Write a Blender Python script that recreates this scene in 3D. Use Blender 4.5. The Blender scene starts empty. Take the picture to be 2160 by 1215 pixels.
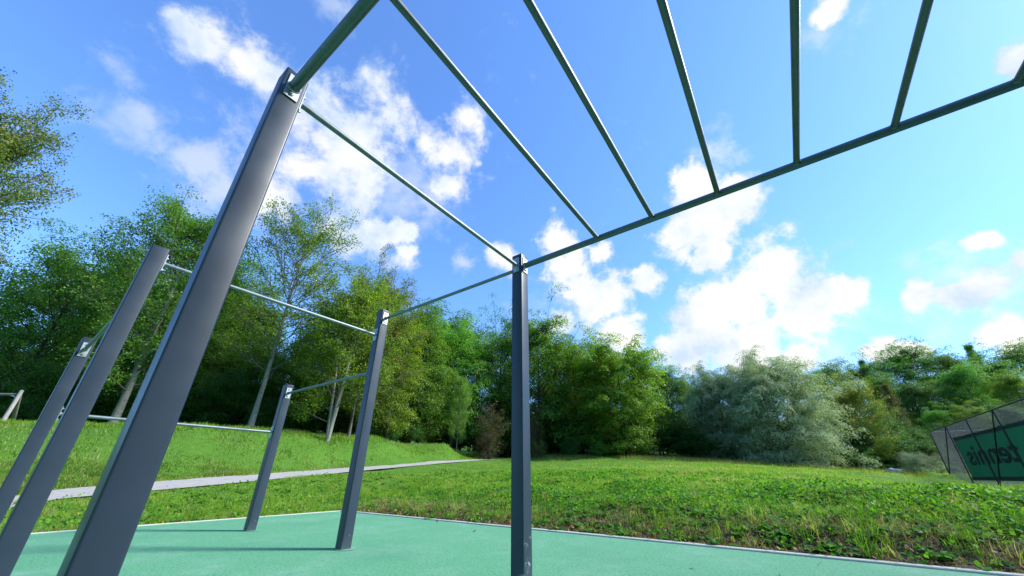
import bpy, bmesh, math, random
import numpy as np
from mathutils import Vector, Matrix
R = math.radians
sc = bpy.context.scene
COL = sc.collection
rng = np.random.default_rng(7)

# ------------------------------------------------------------------ camera
F_PX, PITCH, ROLL, YAW, CAM_H = 758.112, R(25.369), R(-.182), R(35.83), .634
CX, CY = 1083.13, 644.68
CU, SU = math.cos(YAW), math.sin(YAW)

def ray(px, py):
    a_, b_ = (px-CX)/F_PX, (CY-py)/F_PX
    c, s = math.cos(ROLL), math.sin(ROLL)
    a, b = c*a_+s*b_, -s*a_+c*b_
    return np.array([a, math.cos(PITCH)-b*math.sin(PITCH), math.sin(PITCH)+b*math.cos(PITCH)])
def at(px, py, Y):
    d = ray(px, py)
    return d*(Y/d[1])+np.array([0, 0, CAM_H])
def to_uv(X, Y): return X*CU-Y*SU, X*SU+Y*CU
def to_xy(u, v): return u*CU+v*SU, -u*SU+v*CU

cam = bpy.data.cameras.new('camera')
cam.sensor_width = 36; cam.lens = F_PX/2160*36
cam.shift_x = -3.13/2160; cam.shift_y = 37.18/2160
cam.clip_start = .02; cam.clip_end = 3000
co = bpy.data.objects.new('camera', cam); COL.objects.link(co)
right = Vector((1, 0, 0)); up = Vector((0, -math.sin(PITCH), math.cos(PITCH))); fwd = Vector((0, math.cos(PITCH), math.sin(PITCH)))
c_, s_ = math.cos(ROLL), math.sin(ROLL)
r2 = right*c_-up*s_; u2 = right*s_+up*c_
m = Matrix((r2, u2, -fwd)).transposed().to_4x4(); m.translation = (0, 0, CAM_H)
co.matrix_world = m
sc.camera = co

# ------------------------------------------------------------------ tagging
def tag(o, label=None, cat=None, group=None, kind=None):
    if label: o['label'] = label
    if cat: o['category'] = cat
    if group: o['group'] = group
    if kind: o['kind'] = kind
    return o
def empty(name, loc=(0, 0, 0), rz=0, scale=None):
    o = bpy.data.objects.new(name, None); COL.objects.link(o)
    o.location = loc; o.rotation_euler.z = rz; o.empty_display_size = .2
    if scale is not None: o.scale = scale
    return o
def link(name, me, mat=None, parent=None):
    o = bpy.data.objects.new(name, me); COL.objects.link(o)
    if mat and not me.materials: me.materials.append(mat)
    if parent: o.parent = parent
    return o

# ------------------------------------------------------------------ materials
def nmat(name):
    m = bpy.data.materials.new(name); m.use_nodes = True
    nt = m.node_tree; nt.nodes.clear()
    out = nt.nodes.new('ShaderNodeOutputMaterial')
    return m, nt, out
def N(nt, typ, **kw):
    n = nt.nodes.new(typ)
    for k, v in kw.items():
        if k.startswith('i_'): n.inputs[k[2:].replace('_', ' ')].default_value = v
        else: setattr(n, k, v)
    return n
def ramp(nt, fac, stops, interp='LINEAR'):
    r = nt.nodes.new('ShaderNodeValToRGB'); cr = r.color_ramp; cr.interpolation = interp
    while len(cr.elements) > 1: cr.elements.remove(cr.elements[-1])
    for i, (p, c) in enumerate(stops):
        e = cr.elements[0] if i == 0 else cr.elements.new(p)
        e.position = p; e.color = (*c, 1)
    nt.links.new(fac, r.inputs[0]); return r.outputs[0]
def mixc(nt, fac, a, b, mode='MIX'):
    n = nt.nodes.new('ShaderNodeMix'); n.data_type = 'RGBA'; n.blend_type = mode
    for s, v in ((n.inputs[0], fac), (n.inputs[6], a), (n.inputs[7], b)):
        if isinstance(v, (int, float)): s.default_value = v
        elif isinstance(v, tuple): s.default_value = (*v, 1)
        else: nt.links.new(v, s)
    return n.outputs[2]
def noise(nt, vec, scale, detail=3, rough=.5, dist=0):
    n = N(nt, 'ShaderNodeTexNoise'); n.inputs['Scale'].default_value = scale
    n.inputs['Detail'].default_value = detail; n.inputs['Roughness'].default_value = rough
    n.inputs['Distortion'].default_value = dist
    nt.links.new(vec, n.inputs['Vector']); return n.outputs['Fac']
def mth(nt, op, a, b=None, c=None, clamp=False):
    n = nt.nodes.new('ShaderNodeMath'); n.operation = op; n.use_clamp = clamp
    for i, v in enumerate((a, b, c)):
        if v is None: continue
        if isinstance(v, (int, float)): n.inputs[i].default_value = v
        else: nt.links.new(v, n.inputs[i])
    return n.outputs[0]
def mrange(nt, v, a, b, c=0, d=1, smooth=False):
    n = nt.nodes.new('ShaderNodeMapRange'); n.interpolation_type = 'SMOOTHSTEP' if smooth else 'LINEAR'
    for i, x in enumerate((a, b, c, d)): n.inputs[i+1].default_value = x
    nt.links.new(v, n.inputs[0]); return n.outputs[0]
def objco(nt): return nt.nodes.new('ShaderNodeTexCoord').outputs['Object']
def bump(nt, h, strength, dist):
    b = nt.nodes.new('ShaderNodeBump'); b.inputs['Strength'].default_value = strength
    b.inputs['Distance'].default_value = dist; nt.links.new(h, b.inputs['Height']); return b.outputs[0]
def bsdf(nt, out, color, rough=.6, metal=0, normal=None, spec=.5):
    b = nt.nodes.new('ShaderNodeBsdfPrincipled')
    for k, v in (('Base Color', color), ('Roughness', rough), ('Metallic', metal), ('Specular IOR Level', spec)):
        if isinstance(v, tuple): b.inputs[k].default_value = (*v, 1)
        elif isinstance(v, (int, float)): b.inputs[k].default_value = v
        else: nt.links.new(v, b.inputs[k])
    if normal: nt.links.new(normal, b.inputs['Normal'])
    nt.links.new(b.outputs[0], out.inputs[0]); return b

def mat_paint(name, scuff):
    m, nt, out = nmat(name); v = objco(nt)
    n1 = noise(nt, v, 6, 4); n2 = noise(nt, v, 900, 2)
    col = mixc(nt, n1, (.022, .037, .057), (.029, .045, .068))
    sep = N(nt, 'ShaderNodeSeparateXYZ'); nt.links.new(v, sep.inputs[0])
    # scuffs: thin pale scratches, denser near the foot of the post
    sp = noise(nt, v, 26, 6, .75, 1.5)
    sp2 = noise(nt, v, 9, 2)
    amt = mrange(nt, sep.outputs[2], .1, scuff[0], 0, 1)
    thr = mth(nt, 'MULTIPLY_ADD', amt, .16, scuff[1])
    a = mth(nt, 'SUBTRACT', sp, thr)
    mask = mrange(nt, a, 0, .03)
    m2 = mrange(nt, sp2, .5, .58)
    mask = mth(nt, 'MULTIPLY', mask, m2)
    dust = mrange(nt, sep.outputs[2], 0, .12, .25, 0)
    col = mixc(nt, mth(nt, 'MULTIPLY', mask, .6), col, (.45, .5, .55))
    col = mixc(nt, dust, col, (.12, .16, .15))
    # small flat chips and smears higher up
    ch = noise(nt, v, 14, 5, .8)
    col = mixc(nt, mth(nt, 'MULTIPLY', mrange(nt, ch, .70, .73), .16), col, (.22, .26, .32))
    rg = mrange(nt, n1, .3, .7, .34, .42)
    bsdf(nt, out, col, rg, 0, bump(nt, n2, .12, .0006), .42)
    return m
M_PAINT = mat_paint('anthracite_paint', (.3, .60))
M_PAINT_B = mat_paint('anthracite_paint_scuffed', (.45, .52))

def mat_galv(name, c1, c2, rough=(.32, .5), metal=.9):
    m, nt, out = nmat(name); v = objco(nt)
    vo = N(nt, 'ShaderNodeTexVoronoi'); vo.inputs['Scale'].default_value = 55; nt.links.new(v, vo.inputs['Vector'])
    n1 = noise(nt, v, 12, 5, .65); n2 = noise(nt, v, 90, 3)
    f = mth(nt, 'ADD', mth(nt, 'MULTIPLY', n1, .9), mth(nt, 'MULTIPLY', vo.outputs['Color'], .1))
    col = mixc(nt, mrange(nt, f, .3, .7), c1, c2)
    bsdf(nt, out, col, mrange(nt, n1, .3, .7, *rough), metal, bump(nt, n2, .05, .0003))
    return m
M_GALV_SHADE = mat_galv('galvanised_steel_shade', (.12, .145, .155), (.17, .20, .21), (.38, .55), .8)  # ladder pipes: shade on their undersides is put into this darker colour
M_BAR_LIT = mat_galv('galvanised_bar_lit', (.15, .18, .19), (.25, .29, .30), (.45, .6), .75)  # same steel painted lighter for the light falling on the bars
M_PLATE = mat_galv('zinc_plate', (.30, .33, .34), (.42, .45, .46), (.4, .55), .8)
M_BOLT = mat_galv('steel_bolt', (.55, .58, .6), (.7, .72, .74), (.25, .35))

def mat_slab():
    m, nt, out = nmat('mint_rubber_granulate'); v = objco(nt)
    g = noise(nt, v, 240, 2, .6)
    g2 = N(nt, 'ShaderNodeTexVoronoi'); g2.inputs['Scale'].default_value = 150; nt.links.new(v, g2.inputs['Vector'])
    st = noise(nt, v, 1.3, 5, .6, .4); st2 = noise(nt, v, 7, 4, .6)
    col = ramp(nt, g, [(.30, (.048, .195, .092)), (.46, (.104, .335, .165)), (.62, (.158, .43, .228))])
    gc = noise(nt, v, 48, 4, .75)
    col = mixc(nt, mrange(nt, gc, .50, .66, 0, .75), col, (.030, .15, .09))
    col = mixc(nt, mrange(nt, gc, .46, .34, 0, .45), col, (.22, .46, .31))
    grain = N(nt, 'ShaderNodeSeparateColor'); nt.links.new(g2.outputs['Color'], grain.inputs[0])
    spots = mrange(nt, grain.outputs[0], .93, .97)
    col = mixc(nt, mth(nt, 'MULTIPLY', spots, .55), col, (.02, .12, .09))
    pale = mth(nt, 'MULTIPLY', mrange(nt, st, .45, .66), mrange(nt, st2, .35, .62))
    col = mixc(nt, mth(nt, 'MULTIPLY', pale, .5), col, (.24, .42, .30))
    dark = mrange(nt, noise(nt, v, .7, 3), .55, .7, 0, .22)
    col = mixc(nt, dark, col, (.04, .19, .115))
    sp = mrange(nt, noise(nt, v, 38, 1), .74, .77)
    col = mixc(nt, mth(nt, 'MULTIPLY', sp, .7), col, (.03, .10, .07))
    bsdf(nt, out, col, .82, 0, bump(nt, g, .5, .003), .3)
    return m
M_SLAB = mat_slab()
def mat_simple(name, c1, c2, scale, rough=.8, bs=.3, bd=.004, detail=5, spec=.4):
    m, nt, out = nmat(name); v = objco(nt)
    n = noise(nt, v, scale, detail, .6); n2 = noise(nt, v, scale*9, 3)
    f = mth(nt, 'ADD', mth(nt, 'MULTIPLY', n, .65), mth(nt, 'MULTIPLY', n2, .35))
    bsdf(nt, out, mixc(nt, mrange(nt, f, .32, .68), c1, c2), rough, 0, bump(nt, n2, bs, bd), spec)
    return m
M_KERB = mat_simple('pale_concrete_edging', (.40, .41, .35), (.54, .54, .46), 3)
M_RING = mat_simple('pale_green_infill', (.12, .33, .21), (.20, .42, .29), 30, .85)
M_PATH = mat_simple('grey_path_gravel', (.33, .31, .265), (.47, .445, .395), 5, .9, .5, .01)
M_COURT = mat_simple('grey_court_surface', (.36, .39, .44), (.44, .47, .52), .8, .85)
M_WOOD = mat_simple('weathered_timber', (.20, .19, .17), (.36, .34, .30), 6, .8)
M_STONE = mat_simple('pale_stone', (.34, .33, .31), (.52, .50, .47), 3, .9)
M_BLACKM = mat_simple('dark_green_steel', (.010, .016, .016), (.018, .026, .026), 3, .5)
M_MESHW = mat_simple('fence_wire', (.07, .08, .085), (.12, .13, .14), 5, .5)
M_RAILL = mat_simple('pale_wire', (.35, .37, .38), (.5, .52, .52), 5, .5)
M_LETTER = mat_simple('dark_letter_print', (.001, .012, .018), (.002, .016, .022), 4, .8)

def mat_banner():
    m, nt, out = nmat('green_windbreak_fabric'); v = objco(nt)
    n = noise(nt, v, .8, 3); n2 = noise(nt, v, 60, 2)
    col = mixc(nt, n, (.003, .052, .026), (.004, .068, .034))
    b = nt.nodes.new('ShaderNodeBsdfDiffuse'); nt.links.new(col, b.inputs[0])
    t = nt.nodes.new('ShaderNodeBsdfTranslucent'); nt.links.new(mixc(nt, 1.0, col, (1.2, 1.5, 1.3), 'MULTIPLY'), t.inputs[0])
    mx = nt.nodes.new('ShaderNodeMixShader'); mx.inputs[0].default_value = .5
    nt.links.new(b.outputs[0], mx.inputs[1]); nt.links.new(t.outputs[0], mx.inputs[2])
    nt.links.new(mx.outputs[0], out.inputs[0]); return m
M_BANNER = mat_banner()
M_HEM = mat_simple('banner_hem', (.002, .032, .022), (.003, .042, .028), 2, .85)

def mat_bark(name, c1, c2, dark, thr=.6):
    m, nt, out = nmat(name); v = objco(nt)
    mp = N(nt, 'ShaderNodeMapping'); mp.inputs['Scale'].default_value = (3, 3, 9); nt.links.new(v, mp.inputs[0])
    n = noise(nt, v, 4, 5, .65); n2 = noise(nt, mp.outputs[0], 1.6, 5, .7)
    col = mixc(nt, n, c1, c2)
    col = mixc(nt, mrange(nt, n2, thr, thr+.07), col, dark)
    bsdf(nt, out, col, .85, 0, bump(nt, n2, .6, .02), .2); return m
M_BARK_W = mat_bark('pale_bark', (.17, .165, .13), (.33, .32, .27), (.06, .055, .045), .56)
M_BARK_D = mat_bark('dark_bark', (.035, .030, .024), (.085, .075, .06), (.02, .018, .015))
M_BARK_G = mat_bark('grey_bark', (.09, .085, .07), (.17, .16, .135), (.035, .03, .025))

def mat_leaf(name, stops, trans=.35, rough=.5, spec=.35, nscale=.35, gain=.8, namp=.9):
    """leaf colour from a per-leaf tint attribute, the species hue from the object's own colour"""
    m, nt, out = nmat(name)
    at_ = N(nt, 'ShaderNodeAttribute', attribute_name='tint'); oi = nt.nodes.new('ShaderNodeObjectInfo')
    n = noise(nt, objco(nt), nscale, 2)
    f = mth(nt, 'ADD', mth(nt, 'MULTIPLY', at_.outputs['Fac'], gain), mth(nt, 'MULTIPLY', mth(nt, 'SUBTRACT', n, .5), namp), clamp=True)
    col = ramp(nt, f, stops)
    col = mixc(nt, 1.0, col, oi.outputs['Color'], 'MULTIPLY')
    b = nt.nodes.new('ShaderNodeBsdfPrincipled'); nt.links.new(col, b.inputs['Base Color'])
    b.inputs['Roughness'].default_value = rough; b.inputs['Specular IOR Level'].default_value = spec
    t = nt.nodes.new('ShaderNodeBsdfTranslucent')
    nt.links.new(mixc(nt, 1.0, col, (1.5, 1.6, .7), 'MULTIPLY'), t.inputs[0])
    mx = nt.nodes.new('ShaderNodeMixShader'); mx.inputs[0].default_value = trans
    nt.links.new(b.outputs[0], mx.inputs[1]); nt.links.new(t.outputs[0], mx.inputs[2])
    nt.links.new(mx.outputs[0], out.inputs[0]); return m
M_LEAF = mat_leaf('leaf_green', [(0, (.065, .125, .022)), (.5, (.135, .230, .030)), (.85, (.21, .30, .036)), (1, (.30, .29, .036))], .44)
M_LEAF_AUT = mat_leaf('leaf_turning', [(0, (.065, .11, .020)), (.4, (.14, .17, .026)), (.7, (.28, .20, .028)), (1, (.38, .17, .03))])
M_LEAF_SIL = mat_leaf('leaf_silver', [(0, (.16, .21, .145)), (.5, (.215, .27, .19)), (1, (.27, .32, .23))], .25, .6)
M_GRASS = mat_leaf('grass_blades', [(0, (.045, .125, .010)), (.35, (.14, .29, .022)), (.62, (.25, .41, .045)), (.78, (.32, .38, .10)), (.9, (.42, .38, .18)), (1, (.42, .33, .18))], .45, .6, .15, .35, .97, .45)
M_STRAW = mat_leaf('dry_straw', [(0, (.16, .13, .06)), (.5, (.36, .29, .15)), (1, (.55, .46, .28))], .3, .7, .1)
M_WEED = mat_leaf('weed_leaves', [(0, (.035, .12, .016)), (.5, (.09, .26, .022)), (1, (.26, .45, .045))], .42, .55, .2)
M_LITTER = mat_leaf('litter_leaves', [(0, (.10, .045, .022)), (.35, (.22, .10, .035)), (.6, (.35, .20, .06)), (.8, (.48, .36, .08)), (1, (.45, .38, .28))], .2, .6, .5)

def mat_ground():
    m, nt, out = nmat('meadow_soil'); v = objco(nt)
    n = noise(nt, v, .5, 5, .6); n2 = noise(nt, v, 5, 5, .7); n3 = noise(nt, v, 30, 3)
    g = mixc(nt, n2, (.045, .12, .012), (.11, .25, .025))
    b = mixc(nt, n3, (.030, .022, .014), (.12, .09, .055))
    at_ = N(nt, 'ShaderNodeAttribute', attribute_name='bare')
    f = mth(nt, 'ADD', at_.outputs['Fac'], mth(nt, 'MULTIPLY', mth(nt, 'SUBTRACT', n2, .5), .8), clamp=True)
    col = mixc(nt, mrange(nt, f, .3, .7), g, b)
    bsdf(nt, out, col, .95, 0, bump(nt, n3, .6, .02), .2); return m
M_GROUND = mat_ground()

# ------------------------------------------------------------------ terrain height
SLAB_U, SLAB_V, UF_ = -7.53, 4.63, 8.976
ctrl = []
def cp(px, py, Y):
    P = at(px, py, Y); u, v = to_uv(P[0], P[1]); ctrl.append((u, v, P[2]))
def cz(u, v, z): ctrl.append((u, v, z))
for u in (-7.5, -5.5, -3.5, -1.5, .5, 2.5, 5): cz(u, SLAB_V, .0); cz(u, SLAB_V+1.3, .25+.012*u)
for v in (2, 0, -3, -6): cz(SLAB_U, v, 0)
for u, v in ((-4, 0), (0, 0), (3, 0), (5, -5), (-4, -5), (8, 4.5), (9, 0), (9, -6)): cz(u, v, 0)
PATH = [(-60, 1112, 5.6, 1083, 6.6), (34, 1066, 7.6, 1042, 9.2), (104, 1054.6, 8.2, 1035, 9.6), (324, 1037, 9.8, 1016.5, 11.6), (542, 1015.6, 12.6, 1001, 14.6), (736, 996.7, 17, 987.5, 20), (916, 979.3, 24, 973, 27.2), (1000, 972.4, 30, 969.2, 33), (1075, 968.5, 37, 967.0, 41)]
pathn, pathf = [], []
for px, yn, Yn, yf, Yf in PATH:
    a, b = at(px, yn, Yn), at(px, yf, Yf); pathn.append(a); pathf.append(b)
    for P in (a, b): u, v = to_uv(P[0], P[1]); ctrl.append((u, v, P[2]))
for c in [(0, 893, 15), (200, 897, 16), (400, 901, 17.5), (600, 912, 20.5), (800, 925, 25), (950, 941, 30), (1040, 956, 36)]: cp(*c)
for px, py, Y in [(0, 893, 15), (200, 897, 16), (400, 901, 17.5), (600, 912, 20.5), (800, 925, 25), (950, 941, 30)]:
    P = at(px, py, Y); d = P[:2]/np.linalg.norm(P[:2]); Q = P[:2]+d*7; u, v = to_uv(*Q); cz(u, v, P[2]+.1)
    Q = P[:2]+d*22; u, v = to_uv(*Q); cz(u, v, P[2]+.4)
for c in [(1130, 959, 40), (1300, 962, 38), (1450, 968, 36), (1600, 980, 35), (1780, 993, 35), (1930, 1000, 36), (1150, 1000, 14), (1100, 980, 24), (1300, 1006, 13), (1500, 1008, 13),
          (1500, 988, 22), (1700, 1001, 22), (1800, 1010, 15), (2003, 1002, 29.2), (1960, 1004, 24), (1985, 1047, 14), (2120, 1041, 19.5), (2060, 1047, 16)]: cp(*c)
for u, v, z in ((5.5, 24, -.04), (7, 30, -.06), (7.5, 36, .12), (3.5, 14, .16), (5.5, 16, .05)): cz(u, v, z)
for u, v in ((9, 34), (9, 30), (9, 26), (9, 20), (9, 12), (15, 30), (15, 20), (22, 35), (20, 10), (10, 37)): cz(u, v, -.05)
for px, Y, z in [(1130, 60, 5), (1400, 60, 4.5), (1700, 60, 4.5), (1900, 60, 6), (2050, 60, 8), (2200, 60, 7), (1800, 90, 10), (2000, 90, 14), (2200, 90, 14), (1100, 90, 9), (600, 80, 9), (0, 60, 6), (1500, 90, 9)]:
    P = at(px, 900, Y); u, v = to_uv(P[0], P[1]); cz(u, v, z)
for a in range(0, 360, 30):
    u, v = to_uv(260*math.cos(R(a)), 260*math.sin(R(a))); cz(u, v, 28 if 0 < a < 180 else 4)
for u, v in ((-10, -14), (0, -16), (12, -14), (-25, -20), (25, -25), (40, 0), (-35, -5), (0, -60)): cz(u, v, .1)
CT = np.array(ctrl)
_c2 = .6
def resample(P, n):
    P = np.array(P); d = np.r_[0, np.cumsum(np.linalg.norm(np.diff(P, axis=0), axis=1))]
    t = np.linspace(0, d[-1], n); Q = np.stack([np.interp(t, d, P[:, i]) for i in range(3)], 1)
    for _ in range(12): Q[1:-1] = .25*Q[:-2]+.5*Q[1:-1]+.25*Q[2:]
    return Q
pn, pf = resample(pathn, 120), resample(pathf, 120)
_pc = np.array([(a+b)/2 for a, b in zip(pathn, pathf)]); _t = np.linspace(0, len(_pc)-1, 60)
PATH_UV = np.stack(to_uv(np.interp(_t, np.arange(len(_pc)), _pc[:, 0]), np.interp(_t, np.arange(len(_pc)), _pc[:, 1])), 1)
def _phi(a, b):
    d = a[:, None, :2]-b[None, :, :2]; return -np.sqrt((d**2).sum(-1)+_c2)
A_ = np.zeros((len(CT)+3, len(CT)+3)); n_ = len(CT)
A_[:n_, :n_] = _phi(CT, CT)+np.eye(n_)*-.02
A_[:n_, n_] = 1; A_[:n_, n_+1:] = CT[:, :2]; A_[n_, :n_] = 1; A_[n_+1:, :n_] = CT[:, :2].T
W_ = np.linalg.solve(A_, np.concatenate([CT[:, 2], [0, 0, 0]]))
def height(u, v):
    u = np.atleast_1d(np.asarray(u, float)); v = np.atleast_1d(np.asarray(v, float)); out = np.empty(len(u))
    for i in range(0, len(u), 20000):
        P = np.stack([u[i:i+20000], v[i:i+20000]], 1)
        out[i:i+20000] = _phi(P, CT)@W_[:n_]+W_[n_]+P@W_[n_+1:]
    ins = (u > SLAB_U) & (v < SLAB_V) & (u < 7) & (v > -9)
    d = np.minimum(u-SLAB_U, SLAB_V-v)          # distance inside the slab (negative outside)
    rough_ = np.clip(-d/1.0, 0, 1)*(.035*np.sin(u*2.1+1.3*np.sin(v*1.7))+.03*np.sin(v*2.7+u*.9)+.02*np.sin(u*5.3)*np.sin(v*4.7))
    far = np.clip((np.hypot(u, v)-60)/100, 0, 1)
    P3n = np.stack([*to_uv(pn[:, 0], pn[:, 1]), pn[:, 2]], 1); P3f = np.stack([*to_uv(pf[:, 0], pf[:, 1]), pf[:, 2]], 1)
    wpath = np.zeros(len(u)); zpath = np.zeros(len(u))
    near = np.where((np.abs(u+20) < 40) & (v > -8) & (v < 50))[0]
    for i in range(0, len(near), 10000):
        ii = near[i:i+10000]; P = np.stack([u[ii], v[ii]], 1)
        cl = (P3n+P3f)[:, :2]/2; k = ((P[:, None]-cl[None])**2).sum(-1).argmin(1)
        ax = P3f[k, :2]-P3n[k, :2]; L2 = (ax**2).sum(1); t = ((P-P3n[k, :2])*ax).sum(1)/L2
        dd = np.hypot(*(P-(P3n[k, :2]+ax*np.clip(t, 0, 1)[:, None])).T)
        zpath[ii] = P3n[k, 2]*(1-t.clip(-.3, 1.3))+P3f[k, 2]*t.clip(-.3, 1.3); wpath[ii] = np.clip((1.5-dd)/1.1, 0, 1)
    rough_ = rough_*(1-wpath)
    out = out*(1-wpath)+zpath*wpath
    out = out+rough_*(1-far)
    cw = np.clip((38.5-v)/3, 0, 1)*np.clip((v-6)/4, 0, 1)*np.clip((u-UF_+4)/3.2, 0, 1)*(u < 60)
    out = out*(1-cw)+np.minimum(out, -.03)*cw
    out = np.where((d < .5) & (d > -.5) & (u < 7) & (v > -9), out*np.clip((-d)/.5, 0, 1)+.0, out)
    return np.where(ins, -.05, out)
def hw(X, Y):
    u, v = to_uv(X, Y); return float(height(u, v)[0])

# value noise for scattering
_G = np.random.default_rng(3).random((256, 256))
def vnoise(x, y, s):
    x = np.asarray(x)*s+1000; y = np.asarray(y)*s+1000
    xi, yi = np.floor(x).astype(int), np.floor(y).astype(int); fx, fy = x-xi, y-yi
    fx = fx*fx*(3-2*fx); fy = fy*fy*(3-2*fy)
    g = lambda a, b: _G[a % 256, b % 256]
    return (g(xi, yi)*(1-fx)+g(xi+1, yi)*fx)*(1-fy)+(g(xi, yi+1)*(1-fx)+g(xi+1, yi+1)*fx)*fy

def np_mesh(name, V, faces_flat, sizes, tint=None, extra=None):
    me = bpy.data.meshes.new(name)
    V = np.asarray(V, np.float32); me.vertices.add(len(V)); me.vertices.foreach_set('co', V.ravel())
    faces_flat = np.asarray(faces_flat, np.int32); sizes = np.asarray(sizes, np.int32)
    me.loops.add(len(faces_flat)); me.loops.foreach_set('vertex_index', faces_flat)
    me.polygons.add(len(sizes)); st = np.zeros(len(sizes), np.int32); st[1:] = np.cumsum(sizes)[:-1]
    me.polygons.foreach_set('loop_start', st)
    me.update(calc_edges=True)
    if tint is not None:
        a = me.attributes.new('tint', 'FLOAT', 'FACE'); a.data.foreach_set('value', np.asarray(tint, np.float32))
    if extra is not None:
        a = me.attributes.new('bare', 'FLOAT', 'POINT'); a.data.foreach_set('value', np.asarray(extra, np.float32))
    return me

def spaced(segs):
    out = []
    for a, b, st in segs: out += list(np.arange(a, b-1e-6, st))
    out.append(segs[-1][1]); return np.array(sorted(set(np.round(out, 4))))
us = spaced([(-300, -120, 30), (-120, -60, 6), (-60, -24, 1.2), (-24, SLAB_U-1, .35), (SLAB_U-1, SLAB_U-.01, .11), (SLAB_U, -7, .2), (-7, 7, .5), (7, 22, .5), (22, 60, 2), (60, 120, 6), (120, 300, 30)])
vs = spaced([(-300, -120, 30), (-120, -30, 6), (-30, -8, 1.5), (-8, 4, .5), (4, SLAB_V, .2), (SLAB_V+.01, SLAB_V+3, .12), (SLAB_V+3, 25, .35), (25, 55, .7), (55, 120, 4), (120, 300, 30)])
UU, VV = np.meshgrid(us, vs, indexing='ij'); hz = height(UU.ravel(), VV.ravel())
nu, nv = len(us), len(vs)
idx = np.arange(nu*nv).reshape(nu, nv)
q = np.stack([idx[:-1, :-1], idx[1:, :-1], idx[1:, 1:], idx[:-1, 1:]], -1).reshape(-1, 4)
uf_, vf_ = UU.ravel(), VV.ravel()
bank = np.where((uf_ > SLAB_U-.3), np.clip(1-np.abs(vf_-SLAB_V-.35)/.75, 0, 1), 0)
bank2 = np.clip(1-np.abs(uf_-SLAB_U+.2)/.5, 0, 1)*(vf_ < SLAB_V+.3)
gm = np_mesh('ground', np.stack([uf_, vf_, hz], 1), q.ravel(), np.full(len(q), 4), extra=np.maximum(bank, bank2*.6))
gm.polygons.foreach_set('use_smooth', np.ones(len(q), bool))
ground = link('ground', gm, M_GROUND); ground.rotation_euler.z = -YAW; tag(ground, 'grassy ground rising from the mint pad to the tree line', kind='structure')

# ------------------------------------------------------------------ primitives in bmesh
def bm_box(bm, lo, hi, bev=0, seg=2):
    r = bmesh.ops.create_cube(bm, size=1)
    for v in r['verts']: v.co = Vector([lo[i]+(hi[i]-lo[i])*(v.co[i]+.5) for i in range(3)])
    if bev:
        es = list({e for v in r['verts'] for e in v.link_edges})
        bmesh.ops.bevel(bm, geom=es, offset=bev, segments=seg, affect='EDGES', profile=.6)
def bm_cyl(bm, a, b, r, seg=20, r2=None, caps=True):
    a, b = Vector(a), Vector(b); d = b-a
    q_ = d.to_track_quat('Z', 'Y').to_matrix().to_4x4(); q_.translation = (a+b)/2
    bmesh.ops.create_cone(bm, cap_ends=caps, segments=seg, radius1=r, radius2=r if r2 is None else r2, depth=d.length, matrix=q_)
def bm_obj(name, bm, mat, parent=None, smooth=True, angle=40):
    me = bpy.data.meshes.new(name); bm.normal_update()
    for f in bm.faces: f.smooth = smooth
    if smooth:
        for e in bm.edges:
            if len(e.link_faces) == 2 and e.calc_face_angle(0) > R(angle): e.smooth = False
    bm.to_mesh(me); bm.free()
    return link(name, me, mat, parent)

# ------------------------------------------------------------------ slab, kerb, path
bm = bmesh.new(); bm_box(bm, (SLAB_U+.03, -8.5, -.045), (6.5, SLAB_V-.04, 0))
slab = bm_obj('safety_surface', bm, M_SLAB, smooth=False); slab.rotation_euler.z = -YAW
tag(slab, 'flat mint green rubber pad under the bars', kind='structure')
bm = bmesh.new()
bm_box(bm, (SLAB_U-.005, -8.5, -.12), (SLAB_U+.03, SLAB_V+.05, .012), .006, 1)
bm_box(bm, (SLAB_U+.03, SLAB_V-.04, -.12), (6.5, SLAB_V+.05, .014), .006, 1)
kerb = bm_obj('kerb', bm, M_KERB, smooth=False); kerb.rotation_euler.z = -YAW
tag(kerb, 'thin pale concrete edging around the mint pad', kind='structure')
nw = 9; V = []; 
for i in range(120):
    for j in range(nw):
        t = j/(nw-1); P = pn[i]*(1-t)+pf[i]*t
        if j in (0, nw-1): P = P+.10*(vnoise(i*.9, j*7., 1.3)-.5)*np.array([1, 0, 0])
        V.append(P)
V = np.array(V); uu, vv = to_uv(V[:, 0], V[:, 1])
V[:, 2] = V[:, 2]+.025
PATH_XY = V.reshape(120, nw, 3)
idx = np.arange(120*nw).reshape(120, nw); q = np.stack([idx[:-1, :-1], idx[1:, :-1], idx[1:, 1:], idx[:-1, 1:]], -1).reshape(-1, 4)
pth = link('path', np_mesh('path', V, q.ravel(), np.full(len(q), 4)), M_PATH)
pth.data.polygons.foreach_set('use_smooth', np.ones(len(q), bool))
tag(pth, 'pale grey gravel path curving between lawn and mound', kind='structure')
PC = PATH_XY[:, nw//2, :2]; PWID = np.linalg.norm(PATH_XY[:, 0, :2]-PATH_XY[:, -1, :2], axis=1)
def on_path(X, Y, pad=0.):
    res = np.zeros(len(X), bool)
    T = np.gradient(PC, axis=0); T /= np.linalg.norm(T, axis=1)[:, None]
    Nn = np.stack([-T[:, 1], T[:, 0]], 1)
    for i in range(0, len(X), 20000):
        P = np.stack([X[i:i+20000], Y[i:i+20000]], 1)
        d2 = ((P[:, None]-PC[None])**2).sum(-1); k = d2.argmin(1)
        off = np.abs(((P-PC[k])*Nn[k]).sum(1))
        hw_ = np.abs(((PATH_XY[k, 0, :2]-PATH_XY[k, -1, :2])*Nn[k]).sum(1))/2
        res[i:i+20000] = (off < hw_+(pad[i:i+20000] if isinstance(pad, np.ndarray) else pad)) & (d2.min(1) < 9)
    return res

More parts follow.
